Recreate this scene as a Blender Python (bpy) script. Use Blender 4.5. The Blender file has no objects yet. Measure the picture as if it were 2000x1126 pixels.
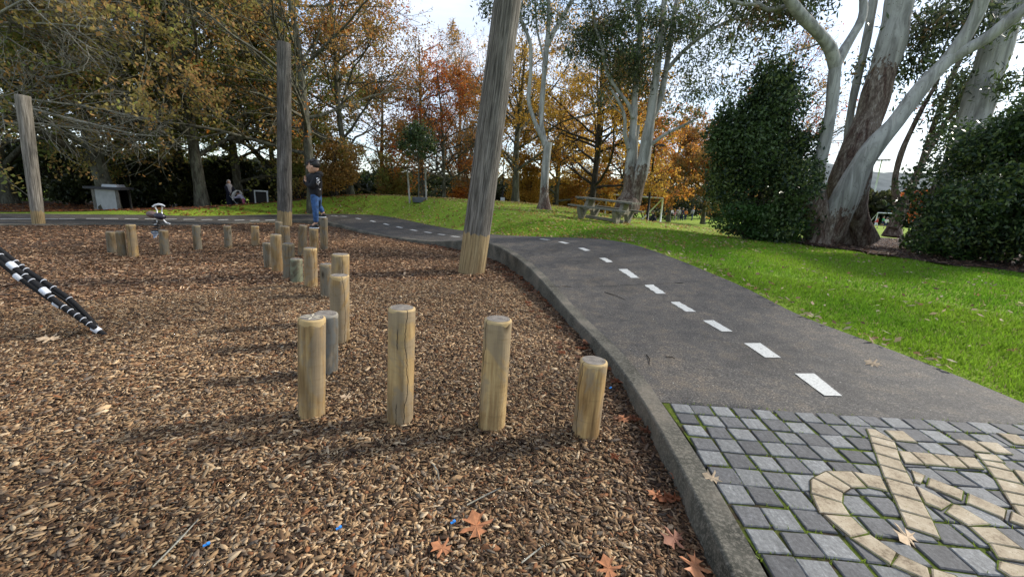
import bpy, math
import numpy as np
from mathutils import Vector, Matrix
rad = math.radians
# ------------------------------------------------------------------ camera
F, ROLL, PITCH, H = 800.0, .045, math.atan(177 / 800), 1.35
fwd = np.array([0, math.cos(PITCH), -math.sin(PITCH)])
_r0 = np.array([1., 0, 0]); _u0 = np.cross(_r0, fwd)
rt = _r0 * math.cos(ROLL) + _u0 * math.sin(ROLL)
upv = -_r0 * math.sin(ROLL) + _u0 * math.cos(ROLL)
EYE = np.array([0, 0, H])
def ray(px, py): return fwd + rt * (px - 1000) / F - upv * (py - 563) / F
def P(px, py, z=0.):
    d = ray(px, py); return EYE + d * ((z - H) / d[2])
def D(px, py, y):
    d = ray(px, py); return EYE + d * (y / d[1])
def PX(w, p): return w / F * float((np.asarray(p) - EYE) @ fwd)      # metres spanned by w photo pixels at p
def PC(w, p):
    """diameter of an upright round thing whose picture is w pixels wide (wide lenses stretch it off axis)"""
    v = np.asarray(p) - EYE; return PX(w, p) / math.hypot(1, (v @ rt) / (v @ fwd))
scene = bpy.context.scene
COL = scene.collection
cd = bpy.data.cameras.new('camera'); cam = bpy.data.objects.new('camera', cd); COL.objects.link(cam)
cd.sensor_width = 36; cd.lens = F / 2000 * 36; cd.clip_end = 3000; cd.clip_start = .05
m = Matrix((( rt[0], upv[0], -fwd[0], 0), (rt[1], upv[1], -fwd[1], 0), (rt[2], upv[2], -fwd[2], H), (0, 0, 0, 1)))
cam.matrix_world = m; scene.camera = cam
# ------------------------------------------------------------------ sky, sun, exposure
SUN_AZ, SUN_EL = math.atan2(.37, .93), rad(33)      # direction towards the sun, measured from +x
w = bpy.data.worlds.new('World'); scene.world = w; w.use_nodes = True
nt = w.node_tree; nt.nodes.clear()
def _n(t, **k):
    n = nt.nodes.new(t)
    for a, b in k.items(): setattr(n, a, b)
    return n
sky = _n('ShaderNodeTexSky', sky_type='NISHITA', sun_disc=False, sun_elevation=SUN_EL, sun_rotation=math.pi / 2 - SUN_AZ, air_density=1.0, dust_density=.7, ozone_density=1.0)
tc = _n('ShaderNodeTexCoord'); mp = _n('ShaderNodeMapping'); mp.inputs['Scale'].default_value = (1.0, 1.3, 3.2)
no = _n('ShaderNodeTexNoise'); no.inputs['Scale'].default_value = 1.7; no.inputs['Detail'].default_value = 7; no.inputs['Roughness'].default_value = .56; no.inputs['Distortion'].default_value = .4
rp = _n('ShaderNodeValToRGB'); rp.color_ramp.elements[0].position = .40; rp.color_ramp.elements[0].color = (.22, .22, .22, 1); rp.color_ramp.elements[1].position = .66; rp.color_ramp.elements[1].color = (1, 1, 1, 1)
mx = _n('ShaderNodeMix', data_type='RGBA'); mx.inputs[7].default_value = (4.1, 4.45, 5.15, 1)
bg = _n('ShaderNodeBackground'); bg.inputs['Strength'].default_value = .145; ow = _n('ShaderNodeOutputWorld')
L = nt.links.new
L(tc.outputs['Generated'], mp.inputs[0]); L(mp.outputs[0], no.inputs['Vector']); L(no.outputs[0], rp.inputs[0]); L(rp.outputs[0], mx.inputs[0])
L(sky.outputs[0], mx.inputs[6]); L(mx.outputs[2], bg.inputs[0]); L(bg.outputs[0], ow.inputs[0])
sd = bpy.data.lights.new('sun', 'SUN'); sun = bpy.data.objects.new('sun', sd); COL.objects.link(sun)
sd.energy = 2.9; sd.angle = rad(4); sd.color = (1, .93, .82)
sv = Vector((math.cos(SUN_AZ) * math.cos(SUN_EL), math.sin(SUN_AZ) * math.cos(SUN_EL), math.sin(SUN_EL)))
sun.rotation_euler = sv.to_track_quat('Z', 'Y').to_euler(); sun.location = (20, 8, 20)
vs = scene.view_settings; vs.view_transform = 'Standard'; vs.look = 'None'; vs.gamma = 1; vs.exposure = .86
scene.cycles.max_bounces = 6; scene.cycles.transparent_max_bounces = 4
rng = np.random.default_rng(7)
# ------------------------------------------------------------------ helpers
def tag(o, label=None, cat=None, group=None, kind=None):
    for k, v in (('label', label), ('category', cat), ('group', group), ('kind', kind)):
        if v: o[k] = v
    return o
def empty(name, loc=(0, 0, 0), label=None, cat=None, group=None):
    o = bpy.data.objects.new(name, None); COL.objects.link(o); o.location = tuple(float(a) for a in loc); o.empty_display_size = .2
    return tag(o, label, cat, group)
def link(name, me, parent=None):
    o = bpy.data.objects.new(name, me); COL.objects.link(o)
    if parent is not None:
        o.parent = parent
        o.matrix_parent_inverse = Matrix.Translation(parent.location).inverted()   # child meshes are given in world coordinates
    return o
def mesh(name, V, FS, mat, parent=None, col=None, smooth=False, rnd=None):
    """V (n,3); FS list of (m,k) index arrays or plain list of tuples; col (n,3) colour attribute"""
    V = np.asarray(V, dtype=np.float32)
    if isinstance(FS, np.ndarray): FS = [FS]
    me = bpy.data.meshes.new(name)
    if len(FS) and isinstance(FS[0], np.ndarray):
        FS = [f for f in FS if len(f)]
        idx = np.concatenate([f.ravel() for f in FS]).astype(np.int32)
        tot = np.concatenate([np.full(len(f), f.shape[1]) for f in FS]).astype(np.int32)
        st = np.concatenate([[0], np.cumsum(tot)[:-1]]).astype(np.int32)
        me.vertices.add(len(V)); me.vertices.foreach_set('co', V.ravel())
        me.loops.add(len(idx)); me.loops.foreach_set('vertex_index', idx)
        me.polygons.add(len(tot)); me.polygons.foreach_set('loop_start', st)
        if smooth: me.polygons.foreach_set('use_smooth', np.ones(len(tot), dtype=bool))
        me.update(calc_edges=True)
    else:
        me.from_pydata([tuple(map(float, v)) for v in V], [], [tuple(map(int, f)) for f in FS]); me.update()
        if smooth:
            for p in me.polygons: p.use_smooth = True
    if col is not None:
        a = me.attributes.new('tint', 'FLOAT_COLOR', 'POINT')
        c = np.ones((len(V), 4), dtype=np.float32); c[:, :3] = col; a.data.foreach_set('color', c.ravel())
    me.materials.append(mat)
    return link(name, me, parent)
class G:
    """collects boxes, tubes, polygons into one mesh"""
    def __init__(s): s.v = []; s.f = []; s.n = 0
    def add(s, V, Fs):
        V = np.asarray(V, float)
        s.f += [tuple(int(i) + s.n for i in f) for f in Fs]; s.v.append(V); s.n += len(V); return s
    def tube(s, pts, r, k=8, caps=True):
        pts = np.asarray(pts, float); n = len(pts); r = np.broadcast_to(np.asarray(r, float), (n,))
        V, Q = tubes(pts[None], r[None], k); Fs = [tuple(q) for q in Q]
        if caps: Fs += [tuple(range(k))[::-1], tuple(range((n - 1) * k, n * k))]
        return s.add(V, Fs)
    def box(s, c, sx, sy, sz, ax=None, taper=1.0):
        """box centred in x,y with its base at c; ax = (3,3) rows of local axes"""
        A = np.eye(3) if ax is None else np.asarray(ax, float); V = []
        for z in (0, 1):
            k = taper if z else 1
            for x, y in ((-.5, -.5), (.5, -.5), (.5, .5), (-.5, .5)): V.append(np.asarray(c) + A[0] * sx * x * k + A[1] * sy * y * k + A[2] * sz * z)
        return s.add(V, [(3, 2, 1, 0), (4, 5, 6, 7), (0, 1, 5, 4), (1, 2, 6, 5), (2, 3, 7, 6), (3, 0, 4, 7)])
    def beam(s, a, b, w_, t, up=(0, 0, 1)):
        a, b = np.asarray(a, float), np.asarray(b, float); d = b - a; l = np.linalg.norm(d); d = d / l
        x = np.cross(up, d); x = x / np.linalg.norm(x); y = np.cross(d, x)
        return s.box(a, w_, t, l, (x, y, d))
    def ellipsoid(s, c, r, ax=None, nu=16, nv=10):
        A = np.eye(3) if ax is None else np.asarray(ax, float); V = []; Fs = []
        for i in range(nv + 1):
            th = math.pi * i / nv
            for j in range(nu):
                ph = 2 * math.pi * j / nu
                V.append(np.asarray(c) + (A[0] * r[0] * math.sin(th) * math.cos(ph) + A[1] * r[1] * math.sin(th) * math.sin(ph) + A[2] * r[2] * math.cos(th)))
        for i in range(nv):
            for j in range(nu): Fs.append((i * nu + j, (i + 1) * nu + j, (i + 1) * nu + (j + 1) % nu, i * nu + (j + 1) % nu))
        return s.add(V, Fs)
    def make(s, name, mat, parent=None, smooth=False): return mesh(name, np.concatenate(s.v), s.f, mat, parent, smooth=smooth)
def tubes(Pt, r, k):
    """Pt (B,n,3) polylines, r (B,n) -> verts, quads"""
    B, n, _ = Pt.shape
    T = np.gradient(Pt, axis=1) if n > 1 else Pt; T = T / (np.linalg.norm(T, axis=2, keepdims=True) + 1e-9)
    m0 = T.mean(axis=1); ref = np.where(np.abs(m0[:, 2:3]) > .8, np.array([[1., 0, 0]]), np.array([[0, 0, 1.]]))[:, None, :]
    U = np.cross(T, np.broadcast_to(ref, T.shape)); U /= np.linalg.norm(U, axis=2, keepdims=True) + 1e-9
    Wv = np.cross(T, U); a = np.arange(k) * 2 * math.pi / k
    V = Pt[:, :, None, :] + r[:, :, None, None] * (U[:, :, None, :] * np.cos(a)[None, None, :, None] + Wv[:, :, None, :] * np.sin(a)[None, None, :, None])
    b = (np.arange(B) * n * k)[:, None, None]; i = (np.arange(n - 1) * k)[None, :, None]; j = np.arange(k)[None, None, :]; j2 = (j + 1) % k
    Q = np.stack([b + i + j, b + i + k + j, b + i + k + j2, b + i + j2], -1).reshape(-1, 4)
    return V.reshape(-1, 3), Q
def catmull(Pn, step=.12, dims=2):
    Pn = np.array(Pn, float); out = []; Q = np.vstack([2 * Pn[0] - Pn[1], Pn, 2 * Pn[-1] - Pn[-2]])
    for i in range(1, len(Q) - 2):
        a, b, c, d = Q[i - 1], Q[i], Q[i + 1], Q[i + 2]; n = max(2, int(np.linalg.norm((c - b)[:dims]) / step))
        for k in range(n):
            t = k / n; out.append(.5 * ((2 * b) + (c - a) * t + (2 * a - 5 * b + 4 * c - d) * t * t + (-a + 3 * b - 3 * c + d) * t ** 3))
    out.append(Q[-2]); return np.array(out)
def inpoly(x, y, poly):
    c = np.zeros(np.shape(x), bool); j = len(poly) - 1
    for i in range(len(poly)):
        xi, yi = poly[i][:2]; xj, yj = poly[j][:2]
        c ^= ((yi > y) != (yj > y)) & (x < (xj - xi) * (y - yi) / (yj - yi + 1e-12) + xi); j = i
    return c
def vnoise(x, y, s=1., seed=0):
    """smooth value noise in 0..1"""
    x = np.asarray(x) * s + 37.7; y = np.asarray(y) * s + 91.3; xi = np.floor(x).astype(np.int64); yi = np.floor(y).astype(np.int64); fx = x - xi; fy = y - yi
    def h(a, b): v = np.sin(a * 127.1 + b * 311.7 + seed * 74.7) * 43758.5453; return v - np.floor(v)
    fx = fx * fx * (3 - 2 * fx); fy = fy * fy * (3 - 2 * fy)
    return (h(xi, yi) * (1 - fx) + h(xi + 1, yi) * fx) * (1 - fy) + (h(xi, yi + 1) * (1 - fx) + h(xi + 1, yi + 1) * fx) * fy
# ------------------------------------------------------------------ materials
class NT:
    def __init__(s, name):
        s.m = bpy.data.materials.new(name); s.m.use_nodes = True; s.t = s.m.node_tree; s.b = s.t.nodes['Principled BSDF']; s.b.inputs['Roughness'].default_value = .85
        s.b.inputs['Specular IOR Level'].default_value = .3; s._c = None
    def n(s, t, **k):
        n = s.t.nodes.new(t)
        for a, b in k.items(): setattr(n, a, b)
        return n
    def l(s, a, b): s.t.links.new(a, b)
    def put(s, sock, v):
        if hasattr(v, 'links'): s.l(v, sock)
        elif isinstance(v, (tuple, list)) and len(v) == 3 and len(sock.default_value) == 4: sock.default_value = (*v, 1)
        else: sock.default_value = v
    def obj(s, scale=(1, 1, 1)):
        if s._c is None: s._c = s.n('ShaderNodeTexCoord')
        mp = s.n('ShaderNodeMapping'); mp.inputs['Scale'].default_value = scale; s.l(s._c.outputs['Object'], mp.inputs[0]); return mp.outputs[0]
    def noise(s, scale, detail=4, vec=None, rough=.55, dist=0):
        n = s.n('ShaderNodeTexNoise'); n.inputs['Scale'].default_value = scale; n.inputs['Detail'].default_value = detail; n.inputs['Roughness'].default_value = rough; n.inputs['Distortion'].default_value = dist
        s.l(vec if vec is not None else s.obj(), n.inputs['Vector']); return n.outputs[0]
    def voro(s, scale, vec=None, out='Distance', feature='F1'):
        n = s.n('ShaderNodeTexVoronoi', feature=feature); n.inputs['Scale'].default_value = scale; s.l(vec if vec is not None else s.obj(), n.inputs['Vector']); return n.outputs[out]
    def ramp(s, f, pts):
        r = s.n('ShaderNodeValToRGB'); e = r.color_ramp.elements
        while len(e) < len(pts): e.new(.5)
        for q, (p, c) in zip(e, pts): q.position = p; q.color = (*(c if isinstance(c, (tuple, list)) else (c, c, c)), 1)
        s.put(r.inputs[0], f); return r.outputs[0]
    def mix(s, f, a, b, mode='MIX'):
        x = s.n('ShaderNodeMix', data_type='RGBA', blend_type=mode); s.put(x.inputs[0], f); s.put(x.inputs[6], a); s.put(x.inputs[7], b); return x.outputs[2]
    def math(s, op, a, b=0.):
        x = s.n('ShaderNodeMath', operation=op); s.put(x.inputs[0], a); s.put(x.inputs[1], b); return x.outputs[0]
    def attr(s, name='tint'): return s.n('ShaderNodeAttribute', attribute_name=name).outputs['Color']
    def sep(s, v): x = s.n('ShaderNodeSeparateXYZ'); s.l(v, x.inputs[0]); return x.outputs
    def bump(s, h, st=.3, d=.01):
        x = s.n('ShaderNodeBump'); x.inputs['Strength'].default_value = st; x.inputs['Distance'].default_value = d; s.put(x.inputs['Height'], h); s.l(x.outputs[0], s.b.inputs['Normal']); return s
    def done(s, color, rough=None, spec=None, metal=None):
        s.put(s.b.inputs['Base Color'], color)
        if rough is not None: s.put(s.b.inputs['Roughness'], rough)
        if spec is not None: s.b.inputs['Specular IOR Level'].default_value = spec
        if metal is not None: s.b.inputs['Metallic'].default_value = metal
        return s.m
def plain(name, c, rough=.7, metal=0, var=.15, scale=8):
    t = NT(name); f = t.noise(scale, 5); k = t.ramp(f, [(.3, tuple(a * (1 - var) for a in c)), (.7, tuple(min(1, a * (1 + var)) for a in c))]); return t.done(k, rough, .4, metal)
def leafmat(name, trans=.35, rough=.6):
    t = NT(name); c = t.attr(); t.put(t.b.inputs['Base Color'], c); t.b.inputs['Roughness'].default_value = rough
    tr = t.n('ShaderNodeBsdfTranslucent'); t.l(c, tr.inputs[0]); ms = t.n('ShaderNodeMixShader'); ms.inputs[0].default_value = trans
    out = t.t.nodes['Material Output']; t.l(t.b.outputs[0], ms.inputs[1]); t.l(tr.outputs[0], ms.inputs[2]); t.l(ms.outputs[0], out.inputs[0]); return t.m
M_leaf = leafmat('leaf', .55); M_gloss = leafmat('glossy_leaf', .3, .36); M_blade = leafmat('grass_blade', .4, .6)
t = NT('mulch_chip'); f = t.noise(60, 3, t.obj((1, 1, 1))); M_chip = t.done(t.mix(.35, t.attr(), t.mix(1.0, t.attr(), t.ramp(f, [(.3, .5), (.7, 1.2)]), 'MULTIPLY')), .8, .25)
t = NT('mulch_base'); v = t.noise(55, 5, t.obj((1, 1.4, 1)), .7); big = t.noise(.8, 4)
M_mulch = t.bump(v, .9, .03).done(t.mix(t.ramp(big, [(.35, 0.), (.65, .5)]), t.ramp(v, [(.3, (.012, .008, .005)), (.5, (.07, .042, .025)), (.68, (.24, .15, .085))]), t.ramp(v, [(.3, (.02, .012, .008)), (.5, (.10, .06, .035)), (.7, (.26, .17, .10))])), .9)
t = NT('asphalt'); a = t.noise(80, 5, rough=.85); b = t.noise(1.1, 5, rough=.6); c = t.noise(420, 2); e = t.voro(95, out='Distance')
base = t.ramp(b, [(.32, (.040, .036, .031)), (.5, (.055, .051, .046)), (.7, (.078, .068, .056))])
g_ = t.mix(1, base, t.ramp(a, [(.40, .35), (.5, .95), (.56, 1.5), (.62, 3.2)]), 'MULTIPLY'); e2 = t.noise(5, 6, rough=.75); g_ = t.mix(1, g_, t.ramp(e2, [(.38, (.66, .66, .68)), (.5, (1., 1., 1.)), (.62, (1.45, 1.32, 1.15))]), 'MULTIPLY'); g_ = t.mix(t.ramp(e, [(.06, .8), (.16, 0.)]), g_, t.mix(t.noise(30, 2), (.03, .03, .03), (.22, .21, .19)))
M_asph = t.bump(t.mix(.5, a, c), .55, .006).done(g_, .72, .35)
t = NT('kerb_concrete'); a = t.noise(55, 6, rough=.85); b = t.noise(3, 5); z = t.sep(t.obj())
M_kerb = t.bump(a, .5, .006).done(t.mix(t.ramp(a, [(.47, 0.), (.62, .75)]), t.ramp(b, [(.36, (.028, .028, .02)), (.5, (.065, .062, .048)), (.64, (.13, .112, .085))]), (.20, .18, .145)), .9)
t = NT('road_paint'); a = t.noise(70, 6, rough=.75); M_paint = t.bump(a, .3, .002).done(t.ramp(a, [(.3, (.16, .16, .15)), (.44, (.46, .46, .43)), (.62, (.6, .6, .56))]), .6)
t = NT('lawn'); a = t.noise(45, 5, rough=.75); b = t.noise(.55, 5, rough=.6); c = t.noise(6, 4)
gcol = t.mix(t.ramp(b, [(.35, 0.), (.65, 1.)]), t.ramp(a, [(.3, (.06, .11, .010)), (.5, (.16, .26, .022)), (.7, (.27, .40, .04))]), t.ramp(a, [(.3, (.09, .12, .014)), (.5, (.22, .29, .03)), (.7, (.34, .42, .06))]))
M_lawn = t.bump(t.mix(.3, a, c), .8, .05).done(t.mix(t.ramp(c, [(.62, 0.), (.75, .25)]), gcol, (.16, .13, .05)), .9, .15)
t = NT('bed_soil'); a = t.noise(28, 6, rough=.75, dist=.6); b = t.noise(2, 4); M_soil = t.bump(a, 1., .05).done(t.ramp(a, [(.3, (.012, .008, .006)), (.5, (.045, .026, .018)), (.66, (.13, .08, .055)), (.8, (.3, .22, .16))]), .95)
t = NT('bare_earth'); a = t.noise(18, 6, rough=.8); M_earth = t.bump(a, .8, .04).done(t.ramp(a, [(.3, (.03, .02, .012)), (.5, (.09, .05, .028)), (.7, (.22, .11, .05))]), .95)
def timber(name, dark, mid, light, grey, gm, crack=.5):
    t = NT(name); o = t.obj(); s = t.sep(o); oi = t.n('ShaderNodeObjectInfo'); r1 = oi.outputs['Random']
    vm = t.n('ShaderNodeVectorMath', operation='ADD'); cb = t.n('ShaderNodeCombineXYZ'); t.l(t.math('MULTIPLY', r1, 31.), cb.inputs[2]); t.l(t.math('MULTIPLY', r1, 17.), cb.inputs[0]); t.l(o, vm.inputs[0]); t.l(cb.outputs[0], vm.inputs[1])
    def mp(sc): q = t.n('ShaderNodeMapping'); q.inputs['Scale'].default_value = sc; t.l(vm.outputs[0], q.inputs[0]); return q.outputs[0]
    grain = t.noise(55, 6, mp((1, 1, .05)), .65); patch = t.noise(6, 4, mp((1, 1, .35)), .6, 1.); rings = t.noise(70, 2, mp((.12, .12, 1)), .5); knot = t.voro(3.2, mp((1.5, 1.5, .8)))
    c = t.ramp(t.mix(.5, grain, patch), [(.36, dark), (.5, mid), (.62, light)]); big_p = t.noise(2.6, 3, mp((1, 1, .7)), .6, .6); c = t.mix(1., c, t.ramp(big_p, [(.35, .62), (.6, 1.12)]), 'MULTIPLY'); c = t.mix(1., c, t.ramp(r1, [(0., (.8, .78, .76)), (.5, (1., 1., 1.)), (1., (1.1, 1.03, .92))]), 'MULTIPLY')
    gp = t.noise(4.5, 4, mp((1, 1, .5)), .65, 1.5); c = t.mix(t.ramp(gp, [(.45, 0.), (.55, min(1, gm * 1.35))]), c, grey)
    c = t.mix(t.ramp(rings, [(.55, 0.), (.8, .35)]), c, tuple(a * .55 for a in mid))
    c = t.mix(t.ramp(knot, [(.05, .95), (.16, 0.)]), c, tuple(a * .3 for a in dark))
    ang = t.math('ARCTAN2', s[1], s[0]); wob = t.noise(2.2, 3, mp((.3, .3, 1.))); a2 = t.math('ADD', t.math('MULTIPLY', ang, 1.1), t.math('ADD', t.math('MULTIPLY', r1, 6.3), t.math('MULTIPLY', t.math('ADD', wob, t.math('MULTIPLY', t.noise(9, 3, mp((.2, .2, 1.))), .35)), 1.6)))
    sn = t.math('ABSOLUTE', t.math('SINE', a2)); ck = t.ramp(sn, [(.025, crack), (.045, 0.)]); rimz = t.n('ShaderNodeAttribute', attribute_type='OBJECT', attribute_name='rim'); rz = t.math('GREATER_THAN', t.math('ADD', s[2], t.math('MULTIPLY', t.math('SUBTRACT', t.noise(9, 4, mp((1, 1, .5))), .5), .11)), t.math('SUBTRACT', rimz.outputs['Fac'], .02)); c = t.mix(t.math('MULTIPLY', rz, .6), c, tuple(min(1, a * 1.15) for a in light)); c = t.mix(ck, c, (.02, .014, .008))
    t.bump(t.math('SUBTRACT', t.mix(.4, grain, rings), ck), .5, .006); return t.done(c, .85, .25)
M_pine = timber('yellow_pine', (.15, .09, .038), (.31, .205, .09), (.46, .33, .155), (.24, .2, .14), .45, .85)
M_pineg = timber('weathered_pine', (.10, .068, .035), (.2, .14, .072), (.31, .235, .13), (.17, .15, .11), .7, .8)
M_grey = timber('grey_pine', (.07, .062, .05), (.14, .125, .10), (.25, .23, .19), (.10, .105, .10), .6, .8); M_green = timber('green_stained_pine', (.09, .075, .05), (.16, .14, .09), (.27, .24, .16), (.19, .21, .135), .6, .8)
t = NT('grey_log'); o = t.obj(); grain = t.noise(38, 7, t.obj((1, 1, .045)), .72); pa = t.noise(2.2, 4, t.obj((1.2, 1.2, .4)), .6, .8); s = t.sep(o); edge = t.math('ADD', s[2], t.math('MULTIPLY', t.noise(10, 5, t.obj((1, 1, .25)), .7), .28))
c = t.ramp(t.mix(.3, grain, pa), [(.38, (.018, .017, .016)), (.5, (.085, .077, .068)), (.64, (.23, .21, .185))]); yel = t.ramp(grain, [(.35, (.13, .09, .045)), (.55, (.32, .235, .12)), (.7, (.42, .33, .18))])
kn = t.voro(2.3, t.obj((1.2, 1.2, .6))); c = t.mix(t.ramp(kn, [(.05, .8), (.12, 0.)]), c, (.015, .013, .012))
at = t.n('ShaderNodeAttribute', attribute_type='OBJECT', attribute_name='sleeve'); lim = t.math('LESS_THAN', edge, at.outputs['Fac'])
sh = t.n('ShaderNodeAttribute', attribute_type='OBJECT', attribute_name='wear'); c = t.mix(sh.outputs['Fac'], c, t.ramp(grain, [(.36, (.07, .062, .05)), (.5, (.2, .18, .145)), (.64, (.36, .33, .28))])); M_log = t.bump(grain, .7, .02).done(t.mix(lim, c, yel), .9, .2)
t = NT('end_grain'); o = t.obj(); s = t.sep(o); rr = t.math('SQRT', t.math('ADD', t.math('POWER', s[0], 2.), t.math('POWER', s[1], 2.))); nz = t.noise(25, 4); wv = t.math('SINE', t.math('ADD', t.math('MULTIPLY', rr, 620.), t.math('MULTIPLY', nz, 9.)))
M_end = t.bump(wv, .3, .003).done(t.mix(t.ramp(wv, [(.2, 0.), (.9, .45)]), t.ramp(nz, [(.3, (.13, .115, .10)), (.7, (.27, .24, .2))]), (.075, .06, .05)), .9)
def bark(name, lo, mid, hi, blotch=None, bm=.5, sc=(1, 1, .3)):
    t = NT(name); a = t.noise(9, 7, t.obj(sc), .7, .5); b = t.noise(2.6, 4, t.obj(sc), .6, 1.2); c = t.ramp(a, [(.32, lo), (.5, mid), (.68, hi)])
    if blotch: c = t.mix(t.ramp(b, [(.52, 0.), (.6, bm)]), c, blotch)
    return t.bump(a, .8, .05).done(c, .9, .2)
M_bark = bark('lichen_bark', (.03, .028, .02), (.085, .08, .058), (.19, .19, .145), (.14, .15, .10), .5)
M_barkd = bark('dark_bark', (.012, .010, .008), (.04, .033, .026), (.09, .075, .06))
M_twig = bark('pale_twig', (.13, .125, .10), (.26, .25, .205), (.42, .41, .35))
t = NT('gum_bark'); a = t.noise(3.2, 6, t.obj((1.6, 1.6, .28)), .65, .8); f2 = t.noise(26, 5, t.obj((1, 1, .3)), .7); fl = t.voro(9, t.obj((1.6, 1.6, .8))); st_ = t.noise(9, 4, t.obj((1, 1, .08)), .6); tn = t.attr()
sm = t.ramp(a, [(.3, (.15, .145, .13)), (.45, (.27, .265, .245)), (.6, (.42, .415, .385)), (.75, (.34, .30, .25))]); sm = t.mix(t.ramp(st_, [(.55, 0.), (.7, .45)]), sm, (.17, .16, .14)); sm = t.mix(t.ramp(fl, [(.07, .9), (.13, 0.)]), sm, (.06, .045, .035))
ro = t.mix(t.ramp(a, [(.42, 0.), (.62, 1.)]), t.ramp(f2, [(.3, (.02, .012, .009)), (.5, (.075, .044, .032)), (.7, (.17, .11, .085))]), t.ramp(f2, [(.3, (.09, .07, .055)), (.5, (.2, .16, .125)), (.64, (.36, .32, .27))]))
msk = t.ramp(t.math('ADD', tn, t.math('MULTIPLY', t.math('SUBTRACT', t.noise(5, 5, t.obj((1.3, 1.3, .6)), .65), .5), 1.5)), [(.49, 0.), (.53, 1.)])
M_gum = t.bump(f2, .5, .03).done(t.mix(msk, ro, sm), .8, .25)
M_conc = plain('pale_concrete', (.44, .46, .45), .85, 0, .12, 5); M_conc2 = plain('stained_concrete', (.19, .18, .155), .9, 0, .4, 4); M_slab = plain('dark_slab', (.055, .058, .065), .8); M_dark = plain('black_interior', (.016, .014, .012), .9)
t = NT('table_timber'); a = t.noise(30, 5, t.obj((.1, 1, 1)), .7); M_ttop = t.bump(a, .5, .01).done(t.ramp(a, [(.3, (.06, .058, .045)), (.55, (.15, .145, .115)), (.7, (.26, .25, .2))]), .9)
M_tleg = plain('table_concrete', (.2, .18, .14), .9, 0, .25, 6); M_white = plain('white_paint', (.78, .78, .76), .5, 0, .05); M_black = plain('black_paint', (.012, .012, .013), .5); M_rubber = plain('black_rubber', (.02, .02, .021), .55, 0, .2, 30)
M_alu = plain('aluminium', (.5, .52, .53), .45, .3, .08); M_rope = plain('black_rope', (.006, .006, .007), .85, 0, .4, 90); M_clamp = plain('white_plastic', (.66, .69, .74), .4, 0, .05)
M_steel = plain('brushed_steel', (.62, .62, .6), .35, .6, .05)
# ------------------------------------------------------------------ path geometry (left kerb line, lateral heights)
LE = [(.2,-2.2,.11,.11,.12),(.5,-.8,.11,.11,.12),(.7,.4,.11,.11,.12),(.81,1.2,.11,.11,.12),(.85,1.65,.11,.11,.13),(.87,2.1,.11,.115,.14),(.87,2.5,.11,.12,.16),(.85,3.0,.115,.13,.17),(.78,3.6,.115,.135,.18),(.68,4.2,.12,.15,.2),(.57,5.0,.14,.2,.31),(.44,5.7,.19,.27,.37),(.25,6.7,.24,.36,.45),(-.02,7.7,.29,.42,.52),(-.35,8.6,.34,.44,.5),(-.75,9.4,.34,.4,.4),(-1.33,10.2,.25,.3,.28),(-2.06,10.85,.13,.18,.2),(-2.96,11.65,.06,.13,.18),(-3.98,12.55,.05,.12,.19),(-5.16,13.65,.07,.18,.24),(-6.5,14.95,.13,.27,.32),(-7.5,15.8,.15,.3,.35),(-8.3,16.1,.14,.26,.28),(-8.95,15.9,.1,.2,.18),(-9.45,15.2,.07,.15,.14),(-9.95,14.3,.055,.12,.14),(-10.55,13.5,.045,.11,.16),(-11.35,12.75,.045,.11,.18),(-12.57,11.89,.045,.11,.18),(-13.87,11.02,.045,.11,.18),(-17,9.2,.045,.11,.15),(-24,5.8,.045,.1,.1),(-34,0,.045,.1,.1)]
PW = 2.6
ST = catmull(LE, .12)
for _ in range(6): ST[1:-1] = .25 * ST[:-2] + .5 * ST[1:-1] + .25 * ST[2:]
_T = np.gradient(ST[:, :2], axis=0); _T /= np.linalg.norm(_T, axis=1)[:, None]; NR = np.stack([_T[:, 1], -_T[:, 0]], 1)
for _ in range(14): NR[1:-1] = .25 * NR[:-2] + .5 * NR[1:-1] + .25 * NR[2:]
NR /= np.linalg.norm(NR, axis=1)[:, None]
def zprof(s, t):
    a, b, c = ST[s, 2], ST[s, 3], ST[s, 4]
    return a * (2 * (t - .5) * (t - 1)) + b * (4 * t * (1 - t)) + c * (2 * t * (t - .5))
def pathq(x, y):
    """nearest station, fraction across the path (0 = kerb line, 1 = lawn edge), signed"""
    x = np.atleast_1d(x).astype(float); y = np.atleast_1d(y).astype(float); s = np.zeros(len(x), int); t = np.zeros(len(x))
    mid = ST[:, :2] + NR * 1.3
    for a in range(0, len(x), 20000):
        q = np.stack([x[a:a + 20000], y[a:a + 20000]], 1)
        d = ((q[:, None, :] - mid[None]) ** 2).sum(2); k = d.argmin(1); s[a:a + 20000] = k
        t[a:a + 20000] = ((q - ST[k, :2]) * NR[k]).sum(1) / PW
    return s, t
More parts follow.
